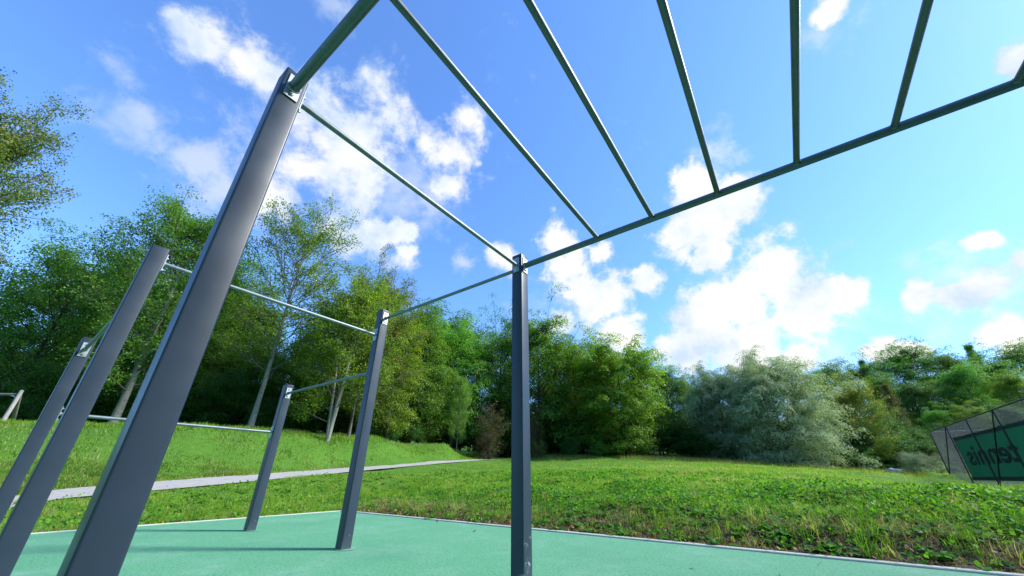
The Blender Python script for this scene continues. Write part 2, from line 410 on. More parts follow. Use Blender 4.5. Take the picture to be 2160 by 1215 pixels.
# ------------------------------------------------------------------ the rig
rig = empty('workout_rig', (0, 0, 0), -YAW)
tag(rig, 'street workout rig of square anthracite posts joined by galvanised bars and an overhead ladder', 'climbing frame')
BU, BV, WD, D1, D2, S = -1.639, 2.370, 2.074, 2.071, 2.109, .107
AV = BV-WD; CU_, DU_ = BU-D1, BU-D1-D2
posts = dict(A=(BU, AV, 2.5), B=(BU, BV, 2.5), C=(CU_, BV, 2.487), E=(CU_, AV, 2.265), D=(DU_, BV, 1.834), F=(DU_, AV, 1.946), G=(2.575, BV, 2.5), H=(2.575, AV, 2.5))
plabel = dict(B='tall centre post with pale scratches near its foot', A='nearest and tallest leaning looking post')
for k, (u, v, z) in posts.items():
    bm = bmesh.new(); r = bmesh.ops.create_cube(bm, size=1)
    for vv_ in r['verts']: vv_.co = Vector((vv_.co.x*S, vv_.co.y*S, (vv_.co.z+.5)*(z+.1)-.1))
    es = [e for e in bm.edges if abs((e.verts[0].co-e.verts[1].co).z) > .5]
    bmesh.ops.bevel(bm, geom=es, offset=.009, segments=4, affect='EDGES', profile=.5)
    p = bm_obj('post', bm, M_PAINT_B if k == 'B' else M_PAINT, rig); p.location = (u, v, 0)
    bm = bmesh.new(); bm_box(bm, (-S/2+.002, -S/2+.002, z), (S/2-.002, S/2-.002, z+.006), .002, 2)
    cpo = bm_obj('post_cap', bm, M_PAINT, p)
    rb = bmesh.new(); bmesh.ops.create_circle(rb, cap_ends=True, segments=40, radius=.098)
    for vv_ in rb.verts: vv_.co += Vector((u+.02, v+.01, .004)); vv_.co.x += .004*math.sin(vv_.co.y*90); 
    ro = bm_obj('footing_ring', rb, M_RING, slab, smooth=False)
BARR = .0168
def bar(u0, v0, u1, v1, z, r=BARR, name='pull_up_bar', plates=(1, 1)):
    """bar between post centres; its ends stop at the post faces and carry a plate with two bolts"""
    a, b = Vector((u0, v0, z)), Vector((u1, v1, z)); d = (b-a).normalized()
    a2, b2 = a+d*(S/2+.006), b-d*(S/2+.006)
    bm = bmesh.new(); L = (b2-a2).length; n = 12
    bm_cyl(bm, a2, b2, r, 28)
    o = bm_obj(name, bm, M_BAR_LIT if r < .02 else M_GALV_SHADE, rig)
    side = Vector((-d.y, d.x, 0))
    for e, dd, use in ((a+d*S/2, d, plates[0]), (b-d*S/2, -d, plates[1])):
        if not use: continue
        bm = bmesh.new(); bmesh.ops.create_cube(bm, size=1)
        mw = Matrix((dd*.007, side*.066, Vector((0, 0, .150)))).transposed().to_4x4(); mw.translation = e+dd*.0045
        bmesh.ops.transform(bm, matrix=mw, verts=bm.verts); bmesh.ops.recalc_face_normals(bm, faces=bm.faces)
        bmesh.ops.bevel(bm, geom=list(bm.edges), offset=.0012, segments=1, affect='EDGES')
        # weld bead round the pipe
        bm_cyl(bm, e+dd*.007, e+dd*.016, r+.007, 24, r+.001, caps=False)
        bm_obj('mounting_plate', bm, M_PLATE, o)
        for zz in (-.052, .052):
            bm = bmesh.new(); c = e+dd*.008+Vector((0, 0, zz))
            bm_cyl(bm, c, c+dd*.002, .0125, 20)
            bm_cyl(bm, c+dd*.002, c+dd*.009, .0088, 6, .0080)
            bm_cyl(bm, c+dd*.009, c+dd*.013, .0045, 10)
            bm_obj('bolt', bm, M_BOLT, o)
    return o
RAILR, RUNGR, ZR = .0258, .0172, 2.393
bar(BU, AV, BU, BV, 2.392)
bar(CU_, AV, CU_, BV, 2.160)
bar(BU, BV, CU_, BV, 2.378)
bar(CU_, BV, DU_, BV, 1.719)
bar(CU_, AV, DU_, AV, 1.820)
bar(DU_, AV, DU_, BV, 1.179)
bar(2.575, AV, 2.575, BV, 2.28)
for v in (AV, BV): bar(BU, v, 2.575, v, ZR, RAILR, 'ladder_rail')
for i in range(7):
    u = BU+.778+.442*i
    bm = bmesh.new(); bm_cyl(bm, (u, AV+RAILR*.8, ZR), (u, BV-RAILR*.8, ZR), RUNGR, 24)
    for v, s in ((AV, 1), (BV, -1)): bm_cyl(bm, (u, v+s*(RAILR-.003), ZR), (u, v+s*(RAILR+.008), ZR), RUNGR+.005, 20, RUNGR+.001, caps=False)
    bm_obj('ladder_rung', bm, M_GALV_SHADE, rig)

# ------------------------------------------------------------------ tennis court
UF, ZT = 8.976, 3.82
court = bpy.data.meshes.new('court')
bm = bmesh.new(); bm_box(bm, (UF+.15, 8, -.1), (UF+36, 42.3, .02))
o = bm_obj('court_surface', bm, M_COURT, smooth=False); o.rotation_euler.z = -YAW; tag(o, 'pale grey sports court floor behind the fence', kind='structure')
fence = empty('court_fence', (0, 0, 0), -YAW)
tag(fence, 'tall dark wire mesh fence along the near side of the court with leaning braces', 'fence')
pv = [42.45, 38.35, 34.25, 30.1, 26.0, 21.9, 17.8]
for i, v in enumerate(pv):
    zb = height(UF, v)[0]
    bm = bmesh.new(); bm_cyl(bm, (UF, v, -.1), (UF, v, ZT), .040, 12); bm_obj('fence_post', bm, M_BLACKM, fence)
for i in (1, 3, 5):
    bm = bmesh.new(); bm_cyl(bm, (UF-.03, pv[i], ZT-.05), (UF-.03, pv[i-1], .05 if i > 1 else .7), .032, 10)
    bm_obj('brace', bm, M_BLACKM, fence)
bm = bmesh.new(); bm_cyl(bm, (UF, pv[0]+.1, ZT), (UF, pv[-1], ZT), .034, 12); bm_obj('top_rail', bm, M_BLACKM, fence)
bm = bmesh.new(); bm_cyl(bm, (UF, pv[0]+.1, .06), (UF, pv[-1], .06), .012, 8); bm_obj('tension_wire', bm, M_MESHW, fence)
def chain(name, horiz, a, b, z0, z1, fixed, parent, mat, sp=.085, w=.0042):
    V, Fc = [], []
    H_ = z1-z0; n = int((b-a+H_)/sp)
    for s in (1, -1):
        for k in range(n):
            h0 = a-H_+k*sp if s == 1 else a+k*sp
            p0, p1 = (h0, z0), (h0+s*H_, z1)
            # clip to [a,b]
            def clip(p, q_):
                (x0, y0), (x1, y1) = p, q_
                for lim, ge in ((a, True), (b, False)):
                    if ge and x0 < lim and x1 < lim or (not ge) and x0 > lim and x1 > lim: return None
                    for sw in (0, 1):
                        if (x0 < lim) if ge else (x0 > lim):
                            t = (lim-x0)/(x1-x0); x0, y0 = lim, y0+t*(y1-y0)
                        x0, y0, x1, y1 = x1, y1, x0, y0
                return (x0, y0), (x1, y1)
            c = clip(p0, p1)
            if not c: continue
            (x0, y0), (x1, y1) = c; b0 = len(V)
            off = .003*s
            for (x, y) in ((x0, y0), (x1, y1)):
                for dn, df in ((w, 0), (-w*.5, w*.87), (-w*.5, -w*.87)):
                    if horiz == 'v': V.append((fixed+off+df, x, y+dn))
                    else: V.append((x, fixed+off+df, y+dn))
            for j in range(3): Fc += [b0+j, b0+(j+1) % 3, b0+3+(j+1) % 3, b0+3+j]
    me = np_mesh(name, V, Fc, np.full(len(Fc)//4, 4)); return link(name, me, mat, parent)
chain('wire_mesh', 'v', pv[-1], pv[0], .05, ZT, UF, fence, M_MESHW)
f2 = empty('court_fence', (0, 0, 0), -YAW); tag(f2, 'far end wire fence of the court with thin pale top rail', 'fence')
bm = bmesh.new(); bm_cyl(bm, (UF, pv[0]+.15, ZT-.02), (UF+30, pv[0]+.15, ZT-.02), .022, 8); bm_obj('top_rail', bm, M_RAILL, f2)
for k in range(1, 8):
    bm = bmesh.new(); bm_cyl(bm, (UF+4.1*k, pv[0]+.15, 0), (UF+4.1*k, pv[0]+.15, ZT-.04), .035, 10); bm_obj('fence_post', bm, M_BLACKM, f2)
chain('wire_mesh', 'u', UF+.1, UF+30, .3, ZT-.04, pv[0]+.15, f2, M_MESHW, .10)
ban = empty('windbreak_banner', (0, 0, 0), -YAW)
tag(ban, 'green windbreak banner with mirrored dark letters seen from behind on the court fence', 'banner')
# slightly billowing cloth
BV0, BV1, BZ0, BZ1 = 22.0, 38.25, .47, 3.10
nx, nz = 160, 16; V = []
for i in range(nx+1):
    for j in range(nz+1):
        v = BV0+(BV1-BV0)*i/nx; t = j/nz; z = BZ0+(BZ1-BZ0)*t
        seg = (v-BV0) % 4.1/4.1
        z += (-.03*math.sin(math.pi*seg) if j == nz else 0)
        V.append((UF+.07+.05*math.sin(math.pi*t)*math.sin(math.pi*seg)+.012*math.sin(v*5+t*3), v, z))
idx = np.arange((nx+1)*(nz+1)).reshape(nx+1, nz+1); q = np.stack([idx[:-1, :-1], idx[1:, :-1], idx[1:, 1:], idx[:-1, 1:]], -1).reshape(-1, 4)
me = np_mesh('fabric', V, q.ravel(), np.full(len(q), 4)); me.polygons.foreach_set('use_smooth', np.ones(len(q), bool))
fab = link('fabric', me, M_BANNER, ban)
for z0, z1 in ((BZ0, BZ0+.2), (BZ1-.26, BZ1-.06)):
    bm = bmesh.new()
    for k in range(4):
        v0 = BV0+(BV1-BV0)*k/4; v1 = BV0+(BV1-BV0)*(k+1)/4
        bm_box(bm, (UF+.030, v0+.002, z0), (UF+.040, v1, z1))
    bm_obj('hem', bm, M_HEM, ban, smooth=False)
# lettering on the court side shows through mirrored
def lettering(txt, v_right_end, v_left_end, zbase, zcap):
    cu = bpy.data.curves.new('lettering', 'FONT'); cu.body = txt; cu.size = 1; cu.extrude = .004; cu.offset = .022; cu.resolution_u = 6
    to = bpy.data.objects.new('tmp_text', cu); COL.objects.link(to)
    dg = bpy.context.evaluated_depsgraph_get(); me = bpy.data.meshes.new_from_object(to.evaluated_get(dg))
    bpy.data.objects.remove(to)
    n = len(me.vertices); c = np.empty(n*3); me.vertices.foreach_get('co', c); c = c.reshape(-1, 3)
    x0, x1 = c[:, 0].min(), c[:, 0].max(); 
    # first letter at small v, last letter at large v (mirrored for someone outside the court)
    vv_ = v_right_end+(c[:, 0]-x0)/(x1-x0)*(v_left_end-v_right_end)
    zz = zbase+(c[:, 1])/.72*(zcap-zbase)
    P = np.stack([UF+.022+c[:, 2], vv_, zz], 1)
    me.vertices.foreach_set('co', P.astype(np.float32).ravel()); me.name = 'lettering'
    me.materials.clear(); me.update(); return link('lettering', me, M_LETTER, ban)
lettering('tennis', 29.75, 37.1, 1.36, 2.46); lettering('h', 27.9, 29.15, 1.36, 2.46)
# a grey utility pole standing on the court side
pole = bmesh.new(); bm_cyl(pole, (0, 0, 0), (0, 0, 5.4), .07, 12, .05); bm_box(pole, (-.12, -.12, 0), (.12, .12, .06))
X, Y = to_xy(UF+2.2, 30.6)

# ------------------------------------------------------------------ wooden swing frame on the far left
P = at(14, 893, 15.6); sw = empty('timber_frame', (0, 0, 0)); tag(sw, 'weathered round timber play frame standing beyond the mound at the left edge', 'play frame')
top = at(43, 829, 15.6); g0 = at(2, 895, 15.1); g1 = at(26, 893, 16.9)
def pole_part(a, b, r, name, r2=None):
    bm = bmesh.new(); bm_cyl(bm, a, b, r, 14, r2); return bm_obj(name, bm, M_WOOD, sw)
def down(P, Q):
    d = (Q-P); d = d/np.linalg.norm(d); return Q+d*.6
pole_part(down(top, g0), top+(top-g0)/np.linalg.norm(top-g0)*.12, .075, 'leg', .065)
pole_part(down(top, g1), top, .07, 'leg', .06)
bt = at(36, 832, 15.6); bl = at(-210, 812, 15.6); bl[2] = bt[2]-.02
pole_part(bt, bl, .055, 'beam')
for q_, yy in ((0, 15.1), (1, 16.9)):
    e = np.array([bl[0], yy-.2, hw(bl[0], yy)-.1]); pole_part(e, bl, .07, 'leg')
bm = bmesh.new(); d = np.array(bt)+np.array([-.35, 0, .0]); e = np.array(top)+(g0-top)*.16; bm_cyl(bm, d, e, .03, 10); bm_obj('bracket', bm, M_RAILL, sw)

# boulder
P = at(1886, 997, 31); bm = bmesh.new(); bmesh.ops.create_icosphere(bm, subdivisions=3, radius=.5)
for v in bm.verts:
    n = v.co.normalized(); k = 1+.22*math.sin(n.x*5+1)*math.sin(n.y*4)+.1*math.sin(n.z*9+n.x*7)
    v.co = Vector((n.x*.6*k, n.y*.42*k, n.z*.24*k))
o = bm_obj('boulder', bm, M_STONE, None, angle=60); o.location = (P[0], P[1], hw(P[0], P[1])+.14); tag(o, 'pale rounded boulder in the grass before the dark trees', 'rock')

# ------------------------------------------------------------------ trees
def tube(V, Fq, pts, rad, sides):
    pts = np.asarray(pts, float); n = len(pts)
    t = np.gradient(pts, axis=0); t /= np.linalg.norm(t, axis=1)[:, None]+1e-9
    ref = np.array([.31, .95, .05]) if abs(t[0, 2]) > .5 else np.array([0, 0, 1.])
    a = np.cross(t, ref); a /= np.linalg.norm(a, axis=1)[:, None]+1e-9; b = np.cross(t, a)
    ang = np.arange(sides)/sides*2*np.pi
    ring = pts[:, None]+(a[:, None]*np.cos(ang)[None, :, None]+b[:, None]*np.sin(ang)[None, :, None])*np.asarray(rad)[:, None, None]
    b0 = sum(len(x) for x in V); V.append(ring.reshape(-1, 3))
    i = np.arange(n-1)[:, None]*sides; j = np.arange(sides)[None]; j2 = (j+1) % sides
    Fq.append((b0+np.stack([i+j, i+j2, i+sides+j2, i+sides+j], -1)).reshape(-1, 4))

def leaf_mesh(name, C, L, W, g, upbias=.5, droop=0., tint=None, nrm=None):
    n = len(C)
    a = g.normal(size=(n, 3)); a[:, 2] -= droop; a /= np.linalg.norm(a, axis=1)[:, None]
    nn = g.normal(size=(n, 3))
    if nrm is None: nn[:, 2] += upbias*2.2
    else: nn = nn*.42+nrm
    nn /= np.linalg.norm(nn, axis=1)[:, None]+1e-9
    if nrm is not None: a = a-nn*(a*nn).sum(1)[:, None]; a /= np.linalg.norm(a, axis=1)[:, None]+1e-9
    b = np.cross(nn, a); b /= np.linalg.norm(b, axis=1)[:, None]+1e-9
    s = g.uniform(.7, 1.3, n)[:, None]
    V = np.stack([C-a*L*s/2, C+b*W*s/2+a*L*s*.05, C+a*L*s/2, C-b*W*s/2+a*L*s*.05], 1).reshape(-1, 3)
    return np_mesh(name, V, np.arange(4*n), np.full(n, 4), g.random(n) if tint is None else tint)

def grow(seed, H=14, Rc=5, base=.15, n1=36, n2=7, n3=5, k=22, L=.16, W=.09, sig=.26, tr=.22, shape='round', elev=(10, 60),
         lean=(0, 0), stems=1, upbias=.5, droop=0, willow=False, twig=True, bend=.25, pad=0., padk=70, padflat=.85):
    g = np.random.default_rng(seed); V, Fq, CL, PD, nthick = [], [], [], [], []
    for st in range(stems):
        ph = g.uniform(0, 6.28); sp = 0 if stems == 1 else .13
        ln = np.array(lean)+sp*np.array([math.cos(ph+st*2.1), math.sin(ph+st*2.1)])
        h = H*(1 if st == 0 else g.uniform(.72, .95)); n = 14
        z = np.linspace(-.3, h*.96, n); tt = z/h
        wob = np.cumsum(g.normal(0, .012*h/ n * 2, (n, 2)), 0); wob -= wob[1]
        tp = np.stack([ln[0]*z+wob[:, 0], ln[1]*z+wob[:, 1], z], 1)
        rr = tr*(1-.93*np.clip(tt, 0, 1))**.85+.01; rr[0] *= 1.35; rr[1] *= 1.1
        if stems > 1: rr *= .75
        nthick.append((sum(len(x) for x in Fq), 0)); tube(V, Fq, tp, rr, 9); nthick[-1] = (nthick[-1][0], sum(len(x) for x in Fq))
        nn1 = n1 if stems == 1 else int(n1/stems)
        for i in range(nn1):
            t = base+(1-base)*((i+g.random())/nn1)**.9
            t = min(t, .985); x = (t-base)/(1-base)
            if shape == 'round': prof = (1-abs(2*(x*.88+.06)-1)**2.3)**.6
            elif shape == 'wide': prof = (1-max(0, x*1.02-.02)**2.2)**.55*(.75+.25*x)
            elif shape == 'cone': prof = (1-x)*.96+.04
            elif shape == 'tall': prof = .25+.75*math.sin(math.pi*min(1, x*.8+.22))**.8
            elif shape == 'dome': prof = (1-x**2)**.5
            prof = max(prof, .03 if shape == 'cone' else .12)
            az = i*2.399+g.normal(0, .4); el = R(elev[0]+(elev[1]-elev[0])*x+g.normal(0, 8))
            ln1 = Rc*prof*g.uniform(.68, 1.18)/max(.45, math.cos(el))*.85
            p0 = np.array([np.interp(t*h, z, tp[:, c]) for c in range(3)])
            m_ = 7; s = np.linspace(0, 1, m_)
            d = np.array([math.cos(az)*math.cos(el), math.sin(az)*math.cos(el), math.sin(el)])
            upv = np.array([0, 0, 1.])*bend*(-1 if willow or shape == 'cone' else 1)
            pp = p0+np.outer(s*ln1, d)+np.outer((s**2)*ln1, upv)+np.cumsum(g.normal(0, .025*ln1, (m_, 3)), 0)*s[:, None]
            r0 = min(.30*tr*(1-.7*t), .020*ln1+.012)
            tube(V, Fq, pp, r0*(1-.88*s)+.006, 5)
            for j in range(n2):
                q_ = .22+.78*(j+g.random())/n2; q0 = np.array([np.interp(q_, s, pp[:, c]) for c in range(3)])
                a2 = az+(1 if j % 2 else -1)*g.uniform(.4, 1.2); e2 = el*.5+g.normal(0.1, .35)
                l2 = ln1*(.5-.28*q_)*g.uniform(.6, 1.3)+.35
                d2 = np.array([math.cos(a2)*math.cos(e2), math.sin(a2)*math.cos(e2), math.sin(e2)])
                s2 = np.linspace(0, 1, 4); bendv = np.array([0, 0, -.55*l2 if willow else .12*l2])
                qq = q0+np.outer(s2*l2, d2)+np.outer(s2**2, bendv)
                if twig: tube(V, Fq, qq, (.008+.012*l2)*(1-.8*s2)+.003, 3)
                if pad: PD.append((*qq[-1], pad*g.uniform(.65, 1.3)*(.6+.4*min(1, l2/1.6)), l2)); PD.append((*(qq[1]+g.normal(0, .2, 3)), pad*g.uniform(.5, .9), l2))
                for w in range(n3 if not pad else 0):
                    f = .25+.75*(w+g.random())/n3
                    c = np.array([np.interp(f, s2, qq[:, cc]) for cc in range(3)])+g.normal(0, .12*l2+.05, 3)
                    CL.append(c)
                    if twig and w % 2 == 0: tube(V, Fq, [q0+(c-q0)*.55, c], [.006, .003], 3)
    V = np.concatenate(V); Fq = np.concatenate(Fq)
    tm = np_mesh('trunk', V, Fq.ravel(), np.full(len(Fq), 4)); tm.polygons.foreach_set('use_smooth', np.ones(len(Fq), bool))
    mi = np.ones(len(Fq), np.int32)
    for a_, b_ in nthick: mi[a_:b_] = 0
    tm.attributes.new('thin', 'INT', 'FACE').data.foreach_set('value', mi)
    if pad:
        PD = np.array(PD); kk = np.maximum(6, (padk*(PD[:, 3]/pad)**2*g.uniform(.8, 1.2, len(PD)))).astype(int); P = np.repeat(PD, kk, 0); n = len(P)
        r = np.sqrt(g.random(n))*.95+g.normal(0, .12, n); th = g.uniform(0, 6.283, n); rad = P[:, 3]
        ox, oy = r*np.cos(th), r*np.sin(th); lobes = 1+.28*np.sin(th*3+P[:, 4]*9)+.18*np.sin(th*5+P[:, 0]*7)
        ox *= lobes; oy *= lobes
        oz = padflat*(np.sqrt(np.clip(1-r**2, 0, 1))-.55)+g.normal(0, .13, n)
        C = P[:, :3]+np.stack([ox, oy, oz], 1)*rad[:, None]
        cen = np.array([0, 0, H*.45]); outw = C-cen; outw /= np.linalg.norm(outw, axis=1)[:, None]
        nrm = np.stack([ox, oy, np.sqrt(np.clip(1-r**2, 0, 1))+.25], 1)*.8+outw*.4; nrm /= np.linalg.norm(nrm, axis=1)[:, None]
        ct = np.repeat(g.normal(0, .15, len(PD)), kk)
    else:
        CL = np.array(CL); kk = g.poisson(k, len(CL)); C = np.repeat(CL, kk, 0)
        C = C+g.normal(size=C.shape)*sig*np.array([1, 1, .7 if not willow else 1.5])
        ct = np.repeat(g.normal(0, .16, len(CL)), kk)
        cen = np.array([0, 0, H*.45]); outw = C-cen; outw /= np.linalg.norm(outw, axis=1)[:, None]
        nrm = outw*.4+g.normal(0, .5, C.shape)+np.array([0, 0, upbias*.5])
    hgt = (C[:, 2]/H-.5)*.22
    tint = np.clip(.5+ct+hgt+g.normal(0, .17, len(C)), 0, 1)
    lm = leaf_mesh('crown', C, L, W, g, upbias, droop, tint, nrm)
    return tm, lm

SP = {}
def thin_bark(tm):
    tm.materials.append(M_BARK_G if tm.materials[0] != M_BARK_D else M_BARK_D)
    n = len(tm.polygons); a = np.empty(n, np.int32); tm.attributes['thin'].data.foreach_get('value', a)
    tm.polygons.foreach_set('material_index', a)
def species(name, bark, leafm, **kw):
    tm, lm = grow(**kw); tm.materials.append(bark); thin_bark(tm); lm.materials.append(leafm)
    c = np.empty(len(lm.vertices)*3, np.float32); lm.vertices.foreach_get('co', c); SP[name] = (tm, lm, float(np.percentile(c[2::3], 99.5)))
species('oakA', M_BARK_D, M_LEAF, seed=11, H=14, Rc=5.4, base=.06, n1=52, n2=4, shape='round', pad=1.25, padk=150, L=.17, W=.135)
species('oakB', M_BARK_D, M_LEAF, seed=12, H=14, Rc=5.0, base=.06, n1=50, n2=4, shape='wide', pad=1.3, padk=160, elev=(5, 55), L=.17, W=.135)
species('oakC', M_BARK_D, M_LEAF, seed=13, H=14, Rc=4.6, base=.05, n1=56, n2=4, shape='tall', pad=1.15, padk=140, L=.17, W=.13)
species('maple', M_BARK_D, M_LEAF, seed=21, H=13, Rc=6.3, base=.05, n1=70, n2=4, shape='round', L=.22, W=.16, pad=1.2, padk=160, elev=(-8, 52), padflat=.9)
species('willow', M_BARK_D, M_LEAF_SIL, seed=31, H=11, Rc=7.6, base=.05, n1=96, n2=6, shape='dome', L=.22, W=.07, pad=1.05, padk=230, padflat=1.15, elev=(8, 58), willow=True, droop=.5, bend=.10)
species('poplarA', M_BARK_W, M_LEAF, seed=41, H=16, Rc=4.2, base=.2, n1=40, n2=7, n3=5, k=15, shape='tall', L=.14, W=.10, sig=.24, elev=(30, 62), tr=.17, upbias=.1)
species('poplarB', M_BARK_W, M_LEAF, seed=43, H=13, Rc=3.8, base=.14, n1=54, n2=7, n3=5, k=21, shape='tall', L=.14, W=.10, sig=.24, elev=(30, 62), stems=3, tr=.16, upbias=.1)
species('poplarC', M_BARK_G, M_LEAF, seed=45, H=15, Rc=4.4, base=.16, n1=42, n2=8, n3=5, k=30, shape='tall', L=.14, W=.10, sig=.30, elev=(20, 60), tr=.22, upbias=.2,)
species('autumn', M_BARK_G, M_LEAF_AUT, seed=51, H=14, Rc=4.4, base=.10, n1=56, n2=8, n3=5, k=32, shape='tall', L=.12, W=.09, sig=.25, elev=(25, 60), upbias=.2)
species('conifer', M_BARK_D, M_LEAF, seed=61, H=14, Rc=2.6, base=.08, n1=90, n2=6, n3=3, k=16, shape='cone', L=.22, W=.05, sig=.16, elev=(-5, 30), droop=.4, bend=.1)
species('larch', M_BARK_D, M_LEAF_AUT, seed=62, H=14, Rc=2.8, base=.05, n1=80, n2=6, n3=4, k=12, shape='cone', L=.16, W=.05, sig=.22, elev=(-5, 35), droop=.4, bend=.1)
def shrubsp(name, seed, leafm, H, Rc, L, W, k, **kw):
    species(name, M_BARK_G, leafm, seed=seed, H=H, Rc=Rc, base=.03, n1=26, n2=7, n3=4, k=k, L=L, W=W, sig=.14, tr=.05, shape=kw.pop('shape', 'dome'), elev=kw.pop('elev', (15, 75)), stems=kw.pop('stems', 3), twig=True, **kw)
shrubsp('shrubA', 71, M_LEAF, 2.4, 1.5, .09, .06, 26)
shrubsp('shrubB', 72, M_LEAF, 2.2, 1.9, .10, .06, 26)
shrubsp('shrubTan', 73, M_LEAF_AUT, 3.2, 1.7, .09, .05, 16, shape='tall')
shrubsp('shrubPale', 74, M_LEAF_SIL, 2.4, 2.2, .13, .03, 26, willow=True, droop=.5)

def tree(name, sp, px, Y, py_top, label, cat='tree', group=None, tint=(1, 1, 1), wid=1., rz=None, base=None, jit=0, zoff=-.15, bark=None):
    """stand a tree of one species at the ground point seen in column px at depth Y, its top at height py_top"""
    tm, lm, H = SP[sp]
    P = at(px, 800, Y)
    zg = hw(P[0], P[1])
    # column of pixels is not quite vertical: find ground x for the given column at its foot
    for _ in range(4):
        yy = CY-F_PX*(((zg-CAM_H)*math.cos(PITCH)-Y*math.sin(PITCH))/(Y*math.cos(PITCH)+(zg-CAM_H)*math.sin(PITCH)))
        P = at(px, yy, Y); zg = hw(P[0], P[1])
    # top: vertical above the foot
    lo, hi = zg+.3, zg+60
    for _ in range(40):
        mid = (lo+hi)/2
        y_ = CY-F_PX*(((mid-CAM_H)*math.cos(PITCH)-Y*math.sin(PITCH))/(Y*math.cos(PITCH)+(mid-CAM_H)*math.sin(PITCH)))
        if y_ > py_top: lo = mid
        else: hi = mid
    s = (lo-zg)/H
    if rz is None: rz = rng.uniform(0, 6.28)
    e = empty(name, (P[0], P[1], zg+zoff*s), rz, (s*wid, s*wid, s)); tag(e, label, cat, group)
    t = link('trunk' if 'shrub' not in name else 'stems', tm, None, e); c = link('crown' if 'shrub' not in name else 'foliage', lm, None, e)
    v = rng.uniform(.92, 1.08, 3)
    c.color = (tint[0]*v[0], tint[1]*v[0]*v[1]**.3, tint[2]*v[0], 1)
    if bark:
        t.material_slots[0].link = 'OBJECT'; t.material_slots[0].material = bark
    return e
exec_trees = True
G1 = 'woodland trees on and behind the mound'
G2 = 'trees along the far edge of the meadow'
G3 = 'trees on the wooded hill behind the court'
DK = (.62, .80, .80)
T = [
 # name, species, px foot, Y, py_top, label, group, tint, width
 ('autumn_tree', 'autumn', -640, 12, 195, 'tall tree with orange and yellow leaves cut by the left edge', None, (.68, 1.0, .85), .72),
 ('oak_tree', 'oakA', -25, 20, 480, 'broad dark green tree beside the orange tree at left', None, (.80, 1.05, 1.0), .95),
 ('poplar_tree', 'poplarC', 232, 18.6, 440, 'tall leafy tree with pale leaning trunk between the two left posts', None, (.78, 1., .85), 1.0),
 ('poplar_tree', 'poplarA', 528, 20.5, 452, 'sparse tall tree with pale trunk and thin bare twigs on top', None, (1.15, 1.12, .75), 1.0),
 ('multi_stem_tree', 'poplarB', 690, 22, 560, 'pale three stemmed tree with yellow green leaves left of the middle post', None, (1.2, 1.12, .68), 1.05),
 ('small_tree', 'poplarC', 735, 24, 640, 'small pale trunked tree just right of the three stemmed tree', None, (1.4, 1.25, .7), .8),
 ('yellow_green_tree', 'autumn', 752, 26, 572, 'yellow green tree with a reddish top above the middle post', None, (.95, 1.2, .9), 1.0),
 ('yellow_green_tree', 'oakC', 812, 27.5, 645, 'bushy olive green tree right of the middle post', None, (1.4, 1.2, .6), .85),
 ('dark_tree', 'oakB', 880, 33, 680, 'deep green tree behind the olive tree at the end of the mound', None, (1., 1.15, .8), .9),
 ('blue_green_tree', 'oakC', 948, 38, 662, 'fresh blue green tree with a rounded top left of the centre post', None, (.95, 1.45, 1.3), 1.1),
 ('young_tree', 'poplarC', 962, 33, 790, 'slim young tree standing in front of the wood beside the tan bush', None, (1.2, 1.4, 1.3), .6),
 ('oak_tree', 'oakA', 1052, 42, 652, 'tall airy oak touching the left side of the centre post', None, (.9, 1.1, .9), .9),
 ('oak_tree', 'oakC', 1140, 41, 645, 'tallest dark oak just right of the centre post', None, (.95, 1.1, .85), 1.05),
 ('oak_tree', 'oakB', 1222, 43, 722, 'mid green tree between the tallest oak and the bright maple', None, (1.15, 1.2, .8), .9),
 ('maple_tree', 'maple', 1325, 38, 708, 'big bright green maple with a broad sunlit crown', None, (1.22, 1.28, .65), 1.05),
 ('oak_tree', 'oakB', 1268, 40, 740, 'darker tree filling the left flank of the bright maple', None, (1.35, 1.4, .8), .85),
 ('willow_tree', 'willow', 1672, 36, 752, 'wide silver green willow with a domed crown', None, (1.75, 1.68, 1.28), .97),
 ('willow_tree', 'willow', 1548, 40, 775, 'darker left half willow merging with the bright silver one', None, (1.1, 1.22, .98), .80),
 ('dark_tree', 'oakA', 1462, 46, 775, 'dull green tree in the gap between maple and willow', None, (.8, .95, .85), .9),
 ('golden_tree', 'autumn', 1850, 40, 800, 'golden topped tree right of the silver willow', None, (1.0, 1.3, .6), 1.25),
 ('larch_tree', 'larch', 1925, 50, 808, 'rusty brown larch on the slope right of the golden tree', None, (.62, .65, .8), 1.0),
]
for nm, sp, px, Y, pt, lab, grp, tint, wd in T: tree(nm, sp, px, Y, pt, lab, group=grp, tint=tint, wid=wd, bark=M_BARK_W if px == 232 else None, rz=0 if px == -640 else None)
# rows behind
PLACES = [(-90, 'beyond the left edge post'), (30, 'behind the wooden play frame'), (110, 'behind the second post from the left'), (210, 'behind the leaning pale trunk'), (310, 'between the two nearest left posts'), (420, 'right behind the nearest post'), (520, 'behind the sparse tall pale trunked tree'), (610, 'above the short post'), (700, 'behind the three stemmed tree'), (790, 'behind the middle post'),
          (870, 'where the mound comes to its end'), (960, 'behind the slim young tree'), (1060, 'behind the tan bush by the centre post'), (1150, 'just right of the centre post'), (1240, 'left of the bright maple'), (1320, 'straight behind the bright maple'), (1400, 'right behind the maple flank'), (1480, 'in the gap beside the willow'), (1560, 'behind the dark half of the willow'), (1650, 'behind the middle of the willow'),
          (1740, 'over the right shoulder of the willow'), (1800, 'left of the golden topped tree'), (1860, 'above the golden topped tree'), (1910, 'just above the rusty larch'), (1960, 'right of the rusty larch'), (2010, 'above the fence corner'), (2060, 'above the second fence post'), (2110, 'over the green banner'), (2160, 'at the right edge above the fence rail'), (2260, 'past the right edge of the fence')]
_used = set()
